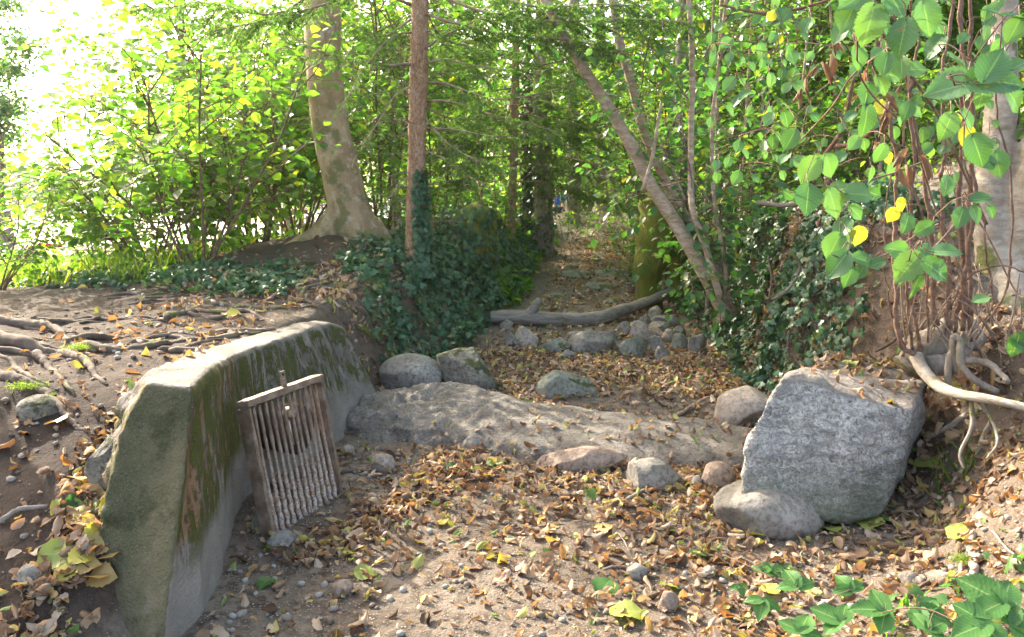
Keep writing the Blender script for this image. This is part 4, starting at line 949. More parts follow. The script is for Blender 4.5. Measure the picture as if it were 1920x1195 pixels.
# ---------------------------------------------------------------- ivy mats on the banks
def mat_cover(name, label, n, box, inside, size, seed, mat=None, T=None, lift=.10, cat='ivy', droop=.5):
    rg = np.random.default_rng(seed); P_ = []
    while sum(len(a) for a in P_) < n:
        x = rg.uniform(box[0], box[1], n * 2); y = rg.uniform(box[2], box[3], n * 2); w = inside(x, y)
        nn = tnorm(x, y); w = w * np.minimum(1 / np.maximum(nn[:, 2], .25), 3.5) / 3.5
        k_ = rg.random(len(x)) < w; P_.append(np.stack((x[k_], y[k_], terr(x[k_], y[k_])), -1))
        if len(P_) > 60: break
    pos = np.concatenate(P_)[:n]; nr = tnorm(pos[:, 0], pos[:, 1]); m = len(pos)
    cl = sm(.5 + 2.2 * fbm(pos[:, 0] * 4, pos[:, 1] * 4, seed, 3))
    pos = pos + nr * (lift * cl * rg.uniform(.2, 1, m) + .012)[:, None]
    d = rg.normal(size=(m, 3)) * .5; d[:, 2] -= droop; out = nr + rg.normal(size=(m, 3)) * .42 + (0, 0, .25)
    o = leaves(name, T or T_ivy(), pos, d, out, size * rg.uniform(.55, 1.15, m), mat or IVY)
    tag(o, label, cat, kind='stuff'); return o
def sx_(y): return np.interp(y, *LF)
def holes(x, y, s=20, f=1.6, th=-.10): return (fbm(x * f, y * f, s, 3) > th) * 1.0
mat_cover('ivy_cover', 'dense dark ivy hanging over the left bank below the spruce', 11000, (-1.75, 1.2, 6.0, 15), lambda x, y: ((x > sx_(y) - np.interp(y, [6.0, 7.2, 9, 15], [.25, 1.2, 1.1, 1.1])) & (x < sx_(y) + np.where(y > 7.3, -.12, .10)) & (x + .45 > -1.0 - (y - 6.3) * .6)) * (.25 + .75 * holes(x, y)) * np.interp(y, [6, 9, 15], [1, .75, .45]), .062, 101, lift=.2)
mat_cover('ivy_cover', 'low ivy strip along the foot of the sunlit bushes', 3800, (-5.6, -1.7, 5.8, 8.4), lambda x, y: (np.abs(y - 6.9 + .28 * (x + 3.5)) < .55) * (.1 + .9 * holes(x, y, 33, 1.2)) * (np.hypot(x + 1.7, y - 8) > .45), .055, 102, lift=.12)
def rs_(x, y): return (x - np.interp(y, *RF)) / np.interp(y, *RW)
mat_cover('ivy_cover', 'grey-green ivy hanging over the right bank between hazel and granite block', 7500, (1.5, 4.2, 4.7, 9.5), lambda x, y: ((rs_(x, y) > -.25) & (rs_(x, y) < 2.2)) * (.12 + .88 * holes(x, y, 44, 1.9, -.02)) * np.interp(y, [4.7, 5.3, 7.5, 9.5], [.25, 1, .9, .5]), .06, 103, lift=.14)
mat_cover('fern_cover', 'fresh green low plants along the far left bank', 1800, (-1.0, 1.6, 8.8, 16), lambda x, y: ((x > sx_(y) - 1.0) & (x < sx_(y) - .05)) * holes(x, y, 55, .8, .04), .10, 104, mat=GRN, T=T_small(), lift=.15, cat='fern', droop=.1)
mat_cover('low_plants', 'sunlit leafy ground plants beyond the bare roots on the left', 6500, (-11, -2.6, 6.3, 14), lambda x, y: (y > 6.7 - .28 * (x + 3.5) * (x > -6) + .4 * fbm(x, y, 3)) * (.3 + .7 * holes(x, y, 66, .9)), .075, 105, mat=GRN_L, T=T_small(), lift=.32, cat='ground plants', droop=0)
mat_cover('low_plants', 'leafy ground plants on top of the right bank', 3500, (2.2, 9, 5.0, 14), lambda x, y: (rs_(x, y) > 1.2) * holes(x, y, 77, .8, -.02), .08, 106, mat=GRN, T=T_small(), lift=.22, cat='ground plants', droop=0)

def grass(name, label, n, box, inside, h, seed, mat=GRASSM):
    rg = np.random.default_rng(seed); x = rg.uniform(box[0], box[1], n * 3); y = rg.uniform(box[2], box[3], n * 3); k_ = rg.random(n * 3) < inside(x, y)
    x, y = x[k_][:n], y[k_][:n]; m = len(x); pos = np.stack((x, y, terr(x, y) - .01), -1)
    T = (np.array([(-.03, 0, 0), (.03, 0, 0), (-.022, .5, .03), (.022, .5, .03), (0, 1, .22)]), [np.array([(0, 1, 3, 2)]), np.array([(2, 3, 4)])])
    d = rg.normal(size=(m, 3)) * .35; d[:, 2] = 1
    o = leaves(name, T, pos, d, rg.normal(size=(m, 3)), h * rg.uniform(.4, 1.2, m), mat); tag(o, label, 'grass', kind='stuff')
grass('grass', 'bright sunlit grass on the lake side of the bank', 9000, (-12, -3.0, 6.2, 13), lambda x, y: (y > 6.5 - .28 * (x + 3.5) * (x > -6)) * (.35 + .65 * holes(x, y, 12, .7)), .26, 111)
t_ = G(1790, 905); grass('grass_tuft', 'small tuft of thin grass between the roots right of the granite block', 40, (t_[0] - .09, t_[0] + .09, t_[1] - .07, t_[1] + .07), lambda x, y: x * 0 + 1, .17, 112)

# ---------------------------------------------------------------- leaf litter, gravel
def wallmask(x, y):   # 1 outside the headwall
    xi = np.interp(y, [2.4, 2.8, 3.2, 3.7, 4.0, 4.4, 5.2, 5.5], [-1.05, -1.15, -1.2, -1.31, -1.28, -1.15, -.93, -.8]); xo = np.interp(y, [2.4, 2.8, 3.8, 5.5], [-1.5, -1.40, -1.62, -1.35])
    return 1.0 * ~((y > 2.5) & (y < 5.5) & (x < xi + .03) & (x > xo - .02))
def dens(x, y):
    d = .30 + 1.15 * np.clip(fbm(x * 1.1, y * 1.1, 21, 3) + .22, 0, 1)
    bed = sm((x - sx_(y)) / .3) * sm((np.interp(y, *RF) + .9 - x) / .6)
    c = sm((x + .45 + .25 * (y - 2.5)) / .9)          # leaves thicken to the right in the foreground
    c = np.where(y > 5.2, 1.0, .22 + .78 * c)
    fg = d * bed * c * np.where(y < 5, 1.0, 1.25)
    bank = d * .13 * (1 - bed) * (1 + 1.5 * (x > 1.5) * (y > 4.6)) + .3 * np.exp(-((x + 1.9) ** 2 + (y - 7.1) ** 2) / .6) + .35 * np.exp(-((x + 1.2) ** 2 + (y - 6.2) ** 2) / .3) + .5 * np.exp(-((x - 2.15) ** 2 + (y - 4.0) ** 2) / .12)
    gully = 2.6 * np.exp(-((x + 1.60 + .1 * (y - 3)) ** 2) / .009) * sm((3.75 - y) / .3) * (x > -1.8)
    wl = 1.6 * np.exp(-((x + .70 - .42 * (y - 3.4)) ** 2) / .02) * (y > 3.1) * (y < 4.6)
    w = fg + bank + gully + wl
    sill = (y > 4.4) & (y < 5.45) & (x > -1.0) & (x < 1.5)
    return w * np.where(sill, .3, 1) * wallmask(x, y)
def litter(n, boxes, size, seed):
    rg = np.random.default_rng(seed); out = []
    for (x0, x1, y0, y1, c, lift, s_) in boxes:
        xs = rg.uniform(x0, x1, c * 5); ys_ = rg.uniform(y0, y1, c * 5); k_ = rg.random(c * 5) < dens(xs, ys_) * .55
        xs, ys_ = xs[k_][:c], ys_[k_][:c]; m = len(xs); out.append((xs, ys_, np.full(m, s_)))
    x = np.concatenate([a[0] for a in out]); y = np.concatenate([a[1] for a in out]); s = np.concatenate([a[2] for a in out])
    ex_ = []      # leaves caught against the stones
    for o in list(bpy.data.objects):
        if o.name.split('.')[0] in ('boulder', 'stone', 'cobble', 'granite_block', 'fallen_log', 'flat_stone') and o.type == 'MESH':
            bb = np.array([(o.matrix_basis @ Vector(c_)) [:] for c_ in o.bound_box]); lo, hi = bb.min(0), bb.max(0); cx, cy2 = (lo[:2] + hi[:2]) / 2; rx, ry = (hi[:2] - lo[:2]) / 2
            n_ = int(10 + 34 * rx * 2); a_ = rg.uniform(0, 2 * PI, n_); k2 = rg.uniform(.82, 1.18, n_); ex_.append((cx + np.cos(a_) * rx * k2, cy2 + np.sin(a_) * ry * k2, rg.uniform(.03, .06, n_)))
    x = np.concatenate([x] + [a[0] for a in ex_]); y = np.concatenate([y] + [a[1] for a in ex_]); s = np.concatenate([s] + [a[2] for a in ex_])
    m = len(x); nn = tnorm(x, y); pos = np.stack((x, y, terr(x, y)), -1) + nn * (rg.uniform(.1, .42, m) * s)[:, None]
    d = rg.normal(size=(m, 3)); d -= nn * (d * nn).sum(1)[:, None] * .75; nr = nn + rg.normal(size=(m, 3)) * .45
    return pos, d, nr, s * rg.uniform(.5, 1.25, m)
pos, d, nr, s = litter(0, [(-2.6, 2.7, 2.0, 4.6, 3900, 0, .066), (-2.6, 2.6, 4.4, 7.0, 4800, 0, .064), (-1.5, 3.2, 7.0, 18, 3000, 0, .07), (-2.4, 2.7, 2.0, 5.5, 4500, 0, .032), (-6, -.7, 3.4, 8, 800, 0, .065), (2, 6, 4.5, 9, 1500, 0, .07)], .06, 121)
# a few on the sill, the slab and the wall top
T = [T_dead(k_) for k_ in range(14)]; idx = np.random.default_rng(3).integers(0, 14, len(pos)); Rm = frames(d, nr)
V, fs = merge([cloud_arr(T[k_], pos[idx == k_], Rm[idx == k_], s[idx == k_]) for k_ in range(14)])
o = link('leaf_litter', mesh_np('leaf_litter', V, fs), LITTER); tag(o, 'curled brown, orange and yellow dead leaves strewn over the dry bed', 'dead leaves', kind='stuff')
dg = bpy.context.evaluated_depsgraph_get()
def on_objects(names, n, seed, size, nzmin=.6, keep=lambda p: True):
    rg = np.random.default_rng(seed); out = []
    for o in names:
        me = o.data; Vc = coords(me); N = normals(me); M_ = np.array(o.matrix_world if o.parent is None else Matrix.Translation(o.parent.location + o.location))
        Vc = Vc @ M_[:3, :3].T + M_[:3, 3]; ok = np.where((N[:, 2] > nzmin) & np.array([keep(p) for p in Vc]))[0]
        if len(ok): k_ = rg.choice(ok, n); out.append((Vc[k_], N[k_]))
    p = np.concatenate([a for a, b in out]); nn = np.concatenate([b for a, b in out]); m = len(p)
    d = rg.normal(size=(m, 3)); d -= nn * (d * nn).sum(1)[:, None]; return p + nn * .015, d, nn + rg.normal(size=(m, 3)) * .35, size * rg.uniform(.5, 1.15, m)
bpy.context.view_layer.update()
A = []
A.append(on_objects([bpy.data.objects['flat_boulder']], 110, 1, .058, .7)); A.append(on_objects([bpy.data.objects['granite_block']], 34, 2, .055, .8, lambda p: p[1] > 3.8 or p[0] > 1.55))
A.append(on_objects([bpy.data.objects['stone_sill']], 150, 3, .048, .5, lambda p: p[0] > .1 or p[1] < 4.75))
A.append(on_objects([bpy.data.objects['wall']], 26, 4, .06, .6, lambda p: p[0] < -1.5 and p[1] < 4.0))
p_, d_, n_, s_ = [np.concatenate(z) for z in zip(*A)]
leaves('leaf_scatter', T_dead(3), p_, d_, n_, s_, LITTER); tag(bpy.data.objects['leaf_scatter'], 'dead leaves lying on top of the sill, slab and headwall', 'dead leaves', kind='stuff')

def gravel():
    rg = np.random.default_rng(131); xs = []; n = 15000
    x = rg.uniform(-3.4, 2.6, n * 3); y = rg.uniform(2.0, 7.5, n * 3)
    w = (.2 + np.clip(fbm(x * 1.4, y * 1.4, 41, 3) + .12, 0, 1) * 1.4 + .9 * np.exp(-((x + .95) ** 2) / .12) * (y < 4.6)) * wallmask(x, y) * np.interp(y, [2, 3.5, 7], [1, .7, .35])
    k_ = rg.random(len(x)) < w * .6; x, y = x[k_][:n], y[k_][:n]; m = len(x); s = .0035 + .020 * rg.random(m) ** 4.5
    pos = np.stack((x, y, terr(x, y) + s * .25), -1); V0, f = ico(1); parts = []
    for k2 in range(8):
        r2 = np.random.default_rng(k2); v, ff = rock_arr(r2, 1, 4, .5, .05, .2); v = v * (1, .8, .62); sel = np.arange(m) % 8 == k2
        Rr = frames(rg.normal(size=(sel.sum(), 3)) * (1, 1, .2), np.tile((0, 0, 1.), (sel.sum(), 1)) + rg.normal(size=(sel.sum(), 3)) * .3); parts.append(cloud_arr((v, ff), pos[sel], Rr, s[sel]))
    V, fs = merge(parts); o = link('gravel', mesh_np('gravel', V, fs), PEB, smooth=True); tag(o, 'fine gravel and soil crumbs in the dry bed beside the wall', 'gravel', kind='stuff')
gravel()

# ---------------------------------------------------------------- distinct fallen leaves
def one_leaf(label, px, py, spx, mat, seed, rot, T=None, tilt=.25, base=None, lift=.02):
    g = base if base is not None else G(px, py); s = spx * scale_at(g); rg = np.random.default_rng(seed)
    V0, fs = T or T_hazel(seed, 1.15, 14, 7, .1, .06); V0 = V0 - V0.mean(0)
    nn = tnorm(np.array([g[0]]), np.array([g[1]]))[0] + rg.normal(size=3) * tilt; d = np.array((math.cos(rot), math.sin(rot), 0.))
    V = np.einsum('ij,kj->ki', frames(d[None], nn[None])[0], V0) * s
    me = mesh_np('fallen_leaf', V, fs)
    if len(V0) == 15 * 7: setuv(me, T_uv(14, 7), 1)
    o = link('fallen_leaf', me, mat, smooth=True); o.location = g + nn / np.linalg.norm(nn) * lift; tag(o, label, 'leaf', 'distinct fallen leaves')
def setuv(me, uv, cnt):
    U = np.tile(uv, (cnt, 1)); n = len(me.loops); li = np.empty(n, np.int32); me.loops.foreach_get('vertex_index', li)
    l = me.uv_layers.new(name='UVMap'); l.data.foreach_set('uv', U[li].astype(np.float32).reshape(-1))
fl = [(442, 592, 22, 'Y', 'yellow leaf lying on the roots above the wall'), (1212, 812, 38, 'Y', 'pale yellow leaf on the sandy right part of the sill'), (1130, 1110, 46, 'G', 'fresh green round leaf at the bottom middle'),
 (1317, 1048, 36, 'G', 'green round leaf below the grey boulder'), (1410, 1005, 34, 'Y', 'yellow curled leaf left of the granite foot'), (1132, 1000, 38, 'B', 'orange leaf flat on the litter in the centre foreground'),
 (850, 882, 26, 'G', 'small green leaf on bare gravel in front of the sill'), (1805, 1005, 52, 'YG', 'yellow-green leaf on the dirt right of the granite block'), (145, 950, 42, 'G', 'green leaf on the dirt left of the wall end face'),
 (118, 1045, 58, 'YG', 'broad olive leaf in the gully left of the wall'), (108, 795, 36, 'B', 'tan leaf with stalk on the dark dirt slope'), (122, 1082, 36, 'Y', 'yellow leaf at the bottom of the gully'),
 (190, 1085, 46, 'B', 'orange brown leaf leaning on the wall end face'), (1545, 995, 44, 'YG', 'green leaf at the foot of the granite block'), (1632, 988, 44, 'YG', 'lime leaf just right of the granite foot'),
 (822, 830, 20, 'Y', 'small yellow leaf in front of the rough sill'), (1440, 1110, 38, 'Y', 'golden leaf among the bramble'), (1745, 870, 44, 'YG', 'greenish yellow leaf in the hollow right of the granite block'),
 (690, 1080, 34, 'YG', 'lime leaf on the litter below the grate'), (828, 985, 24, 'Y', 'narrow yellow leaf in the gravel centre'), (500, 1100, 30, 'G', 'green leaf on gravel below the wall'), (655, 1045, 22, 'Y', 'small lemon leaf below the grate'),
 (1250, 1105, 34, 'YG', 'pale green leaf in the bottom litter'), (870, 868, 14, 'Y', 'tiny yellow leaf left of the long brown stone'), (1185, 1155, 60, 'YG', 'large yellow-green leaf at the bottom edge')]
fl += [(150 + 13 * (k_ % 5), 900 + k_ * 15, 40, 'BYB'[k_ % 3], t) for k_, t in enumerate(['tan leaf at the top of the gully by the wall', 'ochre leaf below the mossy wedge rock', 'brown leaf resting on others in the gully', 'curled tan leaf beside the wall end face, upper', 'yellowish leaf half way down the gully', 'brown leaf half way down the gully', 'tan leaf under the broad olive leaf', 'ochre leaf low in the gully', 'brown leaf low in the gully near the wall', 'tan leaf lowest in the gully', 'yellow-brown leaf at the foot of the wall end face', 'brown leaf at the very foot of the gully', 'tan leaf in the bottom left near the wall foot'])]
YM = leafmat('fresh_yellow_leaf', [(0, (.5, .38, .05)), (1, (.55, .45, .08))], trans=.25, uvvein=True); YG = leafmat('olive_leaf', [(0, (.22, .26, .06)), (1, (.33, .33, .07))], trans=.25, uvvein=True); BM_ = leafmat('tan_leaf', [(0, (.42, .24, .09)), (1, (.5, .3, .12))], trans=.25, tcol=(1.1, .8, .4), uvvein=True)
for k_, (a, b, c, m, t) in enumerate(fl): one_leaf(t, a, b, c * 1.15, {'Y': YM, 'G': BRAM, 'YG': YG, 'B': BM_}[m], 400 + k_, k_ * 2.1)

# ---------------------------------------------------------------- roots on the left plateau and bank
def root(label, pxs, w0, w1, mat=B_ROOT, lift=.35, seed=0, group='bare roots on the left bank', name='tree_root', branches=(), world=None):
    rg = np.random.default_rng(seed)
    def line(pp, a, b):
        a *= .8; b *= .8
        g = [G(*q) for q in pp]; c = curve(g, 10 * len(g)); n = len(c)
        c[:, 0] += .012 * np.cumsum(rg.normal(size=n)) * .5; zt = terr(c[:, 0], c[:, 1]); s = scale_at(c[n // 2]); r = np.linspace(a, b, n) * s / 2
        c[:, 2] = zt + r * lift + .012 * np.sin(np.linspace(0, 9, n) + seed); return c, r * (1 + .12 * rg.normal(size=n) * .5)
    c, r = line(pxs, w0, w1); tb = Tubes(); tb.add(c, r, 10, wob=.12, seed=seed)
    for pp, a, b in branches: c2, r2 = line(pp, a, b); tb.add(c2, r2, 8, wob=.12, seed=seed + 1)
    o = tb.build(name, mat, None, c[0]); o.location = c[0]; tag(o, label, 'root', group)
root('thickest root, entering at the left edge with a moss tuft on its end', [(-30, 640), (60, 655), (120, 665), (165, 690), (205, 722)], 42, 9, seed=1, lift=.3, branches=[([(70, 670), (95, 695), (125, 728), (150, 740)], 24, 5)])
root('low root curving down the dirt slope towards the wall, below the thickest one', [(-30, 700), (30, 712), (80, 735), (110, 770), (140, 800), (165, 815)], 34, 7, seed=2, lift=.5)
root('thin root between the two thick roots at the left edge', [(-20, 665), (30, 685), (60, 715), (85, 725), (110, 748)], 18, 4, seed=3, lift=.5)
root('dark root along the top of the dirt edge at the left', [(-20, 605), (50, 612), (110, 625), (150, 650), (190, 662)], 32, 7, seed=4, lift=.45)
root('long flat root crossing the sunlit ground', [(70, 606), (130, 605), (200, 602)], 12, 8, seed=5)
root('root running along the back of the wall to the left', [(120, 640), (200, 636), (260, 637), (310, 632)], 16, 9, seed=6)
root('knobbly root just above the wall top', [(150, 655), (210, 660), (260, 655), (330, 650), (352, 645)], 20, 14, seed=7)
root('curved root with a yellow leaf beside it', [(318, 605), (345, 590), (380, 584), (430, 590), (480, 585), (520, 600)], 18, 7, seed=8, branches=[([(355, 592), (400, 598), (432, 597)], 12, 10)])
root('root behind the yellow leaf, near the beech', [(440, 585), (500, 566), (530, 540), (540, 515)], 14, 9, seed=9)
root('forked root on the beech mound', [(500, 570), (560, 566), (610, 575), (640, 580)], 12, 7, seed=10, branches=[([(560, 566), (575, 545), (610, 530)], 12, 6), ([(575, 548), (600, 560), (640, 566)], 8, 4)])
root('thin root close to the ivy strip', [(240, 570), (290, 565), (340, 562)], 8, 5, seed=11)
root('root descending the mound towards the boulders', [(640, 600), (680, 620), (720, 640), (745, 655)], 12, 5, seed=12)
root('root beside the block of concrete end, far side', [(300, 660), (340, 652), (400, 640)], 12, 7, seed=13)
rgr = np.random.default_rng(808)
for k_ in range(30):
    x, y = (rgr.uniform(-3.4, -1.7), rgr.uniform(3.9, 6.6)) if k_ < 22 else (rgr.uniform(-1.5, -.9), rgr.uniform(5.8, 7.2)); an = rgr.uniform(-.5, .9) if k_ % 3 else rgr.uniform(-PI, PI); L = rgr.uniform(.4, 1.3); P_ = []
    for j_ in range(8): P_.append((x, y)); x += math.cos(an) * L / 7; y += math.sin(an) * L / 7 * .6; an += rgr.normal() * .4
    P_ = curve(np.array([(a, b, 0) for a, b in P_]), 36); r = np.linspace(1, .45, 36) * rgr.uniform(.007, .024); P_[:, 2] = terr(P_[:, 0], P_[:, 1]) + r * .3 + .006 * np.sin(np.arange(36) * .5 + k_)
    tb = Tubes(); tb.add(P_, r, 7, .2, k_); o = tb.build('tree_root', B_ROOT, None, P_[0]); o.location = P_[0]; tag(o, 'thin bare root snaking over the earth of the left bank', 'root', 'thin roots on the left bank')
# right bank roots
root('small thick root stub at the bottom right among the litter', [(1700, 1095), (1740, 1092), (1790, 1095)], 40, 34, seed=14, lift=.3, mat=B_GREY, group='roots of the right bank')
root('bent bare root at the bottom right', [(1830, 1005), (1822, 1045), (1815, 1085), (1828, 1120)], 18, 14, seed=15, lift=.8, mat=B_PALE, group='roots of the right bank')
root('root rising from the dirt right of the granite block', [(1775, 990), (1780, 920), (1815, 880), (1850, 800)], 12, 9, seed=16, lift=1, mat=B_PALE, group='roots of the right bank')
root('thin winding root in the hollow right of the granite block', [(1810, 785), (1760, 800), (1722, 820), (1715, 870), (1735, 920), (1760, 960)], 14, 5, seed=17, lift=1, mat=B_PALE, group='roots of the right bank')
root('twig-like root at the right edge', [(1920, 1010), (1880, 1015), (1845, 1020)], 8, 6, seed=18, lift=1, mat=B_PALE, group='roots of the right bank')
moss = []
for (px, py, w, t) in [(150, 662, 34, 'moss tuft on the end of the thickest root'), (50, 738, 46, 'moss tuft above the root-gripped stone'), (1805, 1060, 34, 'moss tuft beside the bent root at the bottom right')]:
    rg = np.random.default_rng(px); g = G(px, py); s = w * scale_at(g); n = 900; o3 = rg.normal(size=(n, 3)) * (.35, .3, .12); o3[:, 2] = np.abs(o3[:, 2])
    T = (np.array([(-.12, 0, 0), (.12, 0, 0), (0, 1, 0)]), [np.array([(0, 1, 2)])])
    o = leaves('moss_tuft', T, o3 * s + (0, 0, s * .25), rg.normal(size=(n, 3)) + (0, 0, .8), rg.normal(size=(n, 3)), .011 * rg.uniform(.5, 1.2, n), GRASSM); o.location = g; tag(o, t, 'moss')

# ---------------------------------------------------------------- right: pale root stool, shoots, big leaves, tree
hb = np.array(P(1755, 660, 3.9)); hb[2] = Z0(hb[0], 3.9)
hs = empty('hazel_coppice', hb, 'hazel stool with many upright brown shoots and large toothed leaves, on the right bank', 'shrub')
tb = Tubes()
def W(a, y0, y1): n = len(a); return curve([P(q[0], q[1], y0 + (y1 - y0) * k_ / (n - 1)) for k_, q in enumerate(a)], 6 * n)
def tw_(a, y0, y1, w0, w1, k=12, wob=.08, tb_=None, seed=0):
    c = W(a, y0, y1); (tb_ or tb).add(c, np.linspace(w0, w1, len(c)) * ((y0 + y1) / 2 * 1.02) / F / 2, k, wob, seed)
tw_([(1718, 670), (1735, 700), (1762, 725), (1800, 740), (1850, 748), (1930, 765), (2060, 790), (2200, 830)], 3.85, 3.1, 28, 10, 14, .05, seed=2)
tb.build('stool_root', B_PALE, hs, hb); tb = Tubes()
tw_([(1700, 660), (1735, 655), (1762, 630), (1775, 600)], 3.9, 3.95, 34, 26, 12, .2, seed=3)
tw_([(1735, 690), (1790, 670), (1812, 640), (1815, 600)], 3.85, 3.95, 40, 22, 12, .2, seed=4)
tw_([(1700, 690), (1740, 650), (1790, 640), (1830, 625)], 3.95, 4.0, 60, 50, 14, .3, seed=12)
tb.build('stool', B_GREY, hs, hb)
tb = Tubes()
tw_([(1790, 700), (1786, 660), (1788, 632), (1800, 640), (1800, 680), (1830, 715), (1870, 735)], 3.72, 3.6, 12, 12, 9, .15, seed=5)
tw_([(1810, 675), (1850, 680), (1875, 700), (1890, 715)], 3.7, 3.5, 14, 9, 9, .15, seed=6)
tw_([(1792, 640), (1778, 680), (1778, 722)], 3.72, 3.7, 14, 10, 8, .15, seed=7)
tw_([(1820, 750), (1822, 800), (1800, 850), (1808, 880)], 3.5, 3.4, 9, 5, 7, .15, seed=8)
tw_([(1830, 745), (1860, 790), (1870, 830), (1850, 860)], 3.5, 3.3, 8, 4, 7, .15, seed=9)
tb.build('dead_root', B_GREY, hs, hb)
sh = [([(1718, 672), (1690, 640), (1680, 560), (1676, 470), (1683, 380), (1690, 320), (1680, 230), (1668, 120), (1660, -30)], 14, 7), ([(1728, 660), (1722, 600), (1712, 500), (1708, 400), (1716, 300), (1705, 180), (1712, 60), (1700, -40)], 12, 6),
 ([(1756, 610), (1758, 520), (1755, 430), (1748, 340), (1735, 250), (1720, 140), (1690, 40), (1672, -30)], 15, 7), ([(1772, 615), (1770, 520), (1766, 420), (1775, 330), (1780, 260), (1775, 150), (1790, 40), (1800, -40)], 13, 7),
 ([(1790, 625), (1793, 560), (1806, 470), (1812, 360), (1814, 260), (1806, 140), (1800, 0), (1795, -40)], 12, 8), ([(1805, 620), (1812, 520), (1808, 400), (1820, 300), (1826, 200), (1828, 90), (1815, -40)], 15, 8),
 ([(1820, 620), (1822, 500), (1824, 380), (1822, 240), (1822, 100), (1818, -40)], 13, 9), ([(1822, 640), (1815, 540), (1795, 440), (1760, 330), (1740, 200), (1730, 60), (1715, -30)], 7, 4),
 ([(1700, 650), (1668, 580), (1655, 520), (1648, 440), (1660, 330)], 5, 3), ([(1712, 655), (1704, 560), (1703, 470)], 10, 6), ([(1740, 640), (1742, 560), (1738, 470), (1722, 380), (1702, 300), (1690, 200)], 7, 4),
 ([(1830, 640), (1870, 560), (1860, 480), (1840, 400), (1800, 300), (1760, 220), (1740, 150)], 6, 3), ([(1838, 620), (1890, 540), (1898, 420), (1890, 300), (1870, 200), (1850, 60)], 7, 4), ([(1765, 630), (1790, 540), (1850, 500), (1920, 520)], 5, 4)]
tb = Tubes(); rgd = np.random.default_rng(99)
for k_ in range(46):      # dead thin shoots and snags round the stool
    x0 = rgd.uniform(1690, 1900); y0 = rgd.uniform(610, 690); an = rgd.normal() * 38; L = rgd.uniform(40, 190) * (1 if k_ % 3 else .4); d0 = rgd.uniform(3.7, 4.1)
    tw_([(x0, y0), (x0 + L * .5 * math.sin(R(an)) + rgd.normal() * 5, y0 - L * .5), (x0 + L * math.sin(R(an)), y0 - L * math.cos(R(an)))], d0, d0 - rgd.uniform(-.2, .3), rgd.uniform(2.5, 5), 1.5, 5, .1, seed=k_)
tb.build('dead_shoots', B_BRANCH, hs, hb)
allp = []
for k_, (a, w0, w1) in enumerate(sh):
    tb = Tubes(); c = W(a, 3.85, 3.4 + .05 * (k_ % 7)); rg = np.random.default_rng(k_); c += np.cumsum(rg.normal(size=c.shape) * .0045, 0)
    tb.add(c, np.linspace(w0, w1, len(c)) * .72 * 3.75 / F / 2 * (1 + .10 * np.sin(np.arange(len(c)) * .9 + k_)), 9, .10, k_); tb.build('shoot', B_HAZEL_D, hs, hb); allp.append(c[6:])
tw2 = [([(1740, 300), (1690, 320), (1640, 335), (1590, 345), (1530, 350), (1480, 362)], 3.2, 2.5, 4, 2), ([(1760, 420), (1720, 440), (1660, 478), (1600, 490), (1560, 478)], 3.3, 2.35, 4, 2), ([(1790, 420), (1760, 455), (1730, 480), (1700, 490)], 3.3, 2.2, 4, 2),
 ([(1850, 420), (1810, 330), (1760, 220), (1700, 130), (1640, 40), (1600, -30)], 3.0, 1.9, 6, 4), ([(1905, 60), (1870, 120), (1840, 150), (1790, 160)], 2.2, 1.7, 5, 3), ([(1700, 90), (1690, 30), (1700, -40)], 2.2, 1.9, 4, 4), ([(1610, 130), (1606, 80), (1612, 20), (1625, -30)], 2.2, 1.9, 5, 4),
 ([(1610, 50), (1607, 100), (1612, 140), (1640, 185), (1680, 220)], 2.0, 2.3, 3, 3), ([(1500, 265), (1560, 200), (1600, 140), (1680, 80)], 3.0, 2.2, 3, 3), ([(1350, 10), (1440, 25), (1540, 5), (1600, -30)], 4.2, 4.0, 5, 5), ([(1700, 280), (1660, 250), (1600, 110), (1560, 60)], 3.2, 2.6, 4, 2),
 ([(1560, 275), (1600, 270), (1640, 240), (1690, 160)], 4.4, 4.0, 10, 6), ([(1540, 300), (1575, 250), (1590, 200), (1610, 100)], 4.4, 4.0, 9, 5), ([(1810, 380), (1850, 440), (1900, 540), (1920, 560)], 3, 2.9, 4, 3)]
tb = Tubes()
for a, y0, y1, w0, w1 in tw2: tw_(a, y0, y1, w0, w1, 6, .05); allp.append(W(a, y0, y1))
allp = np.concatenate(allp)
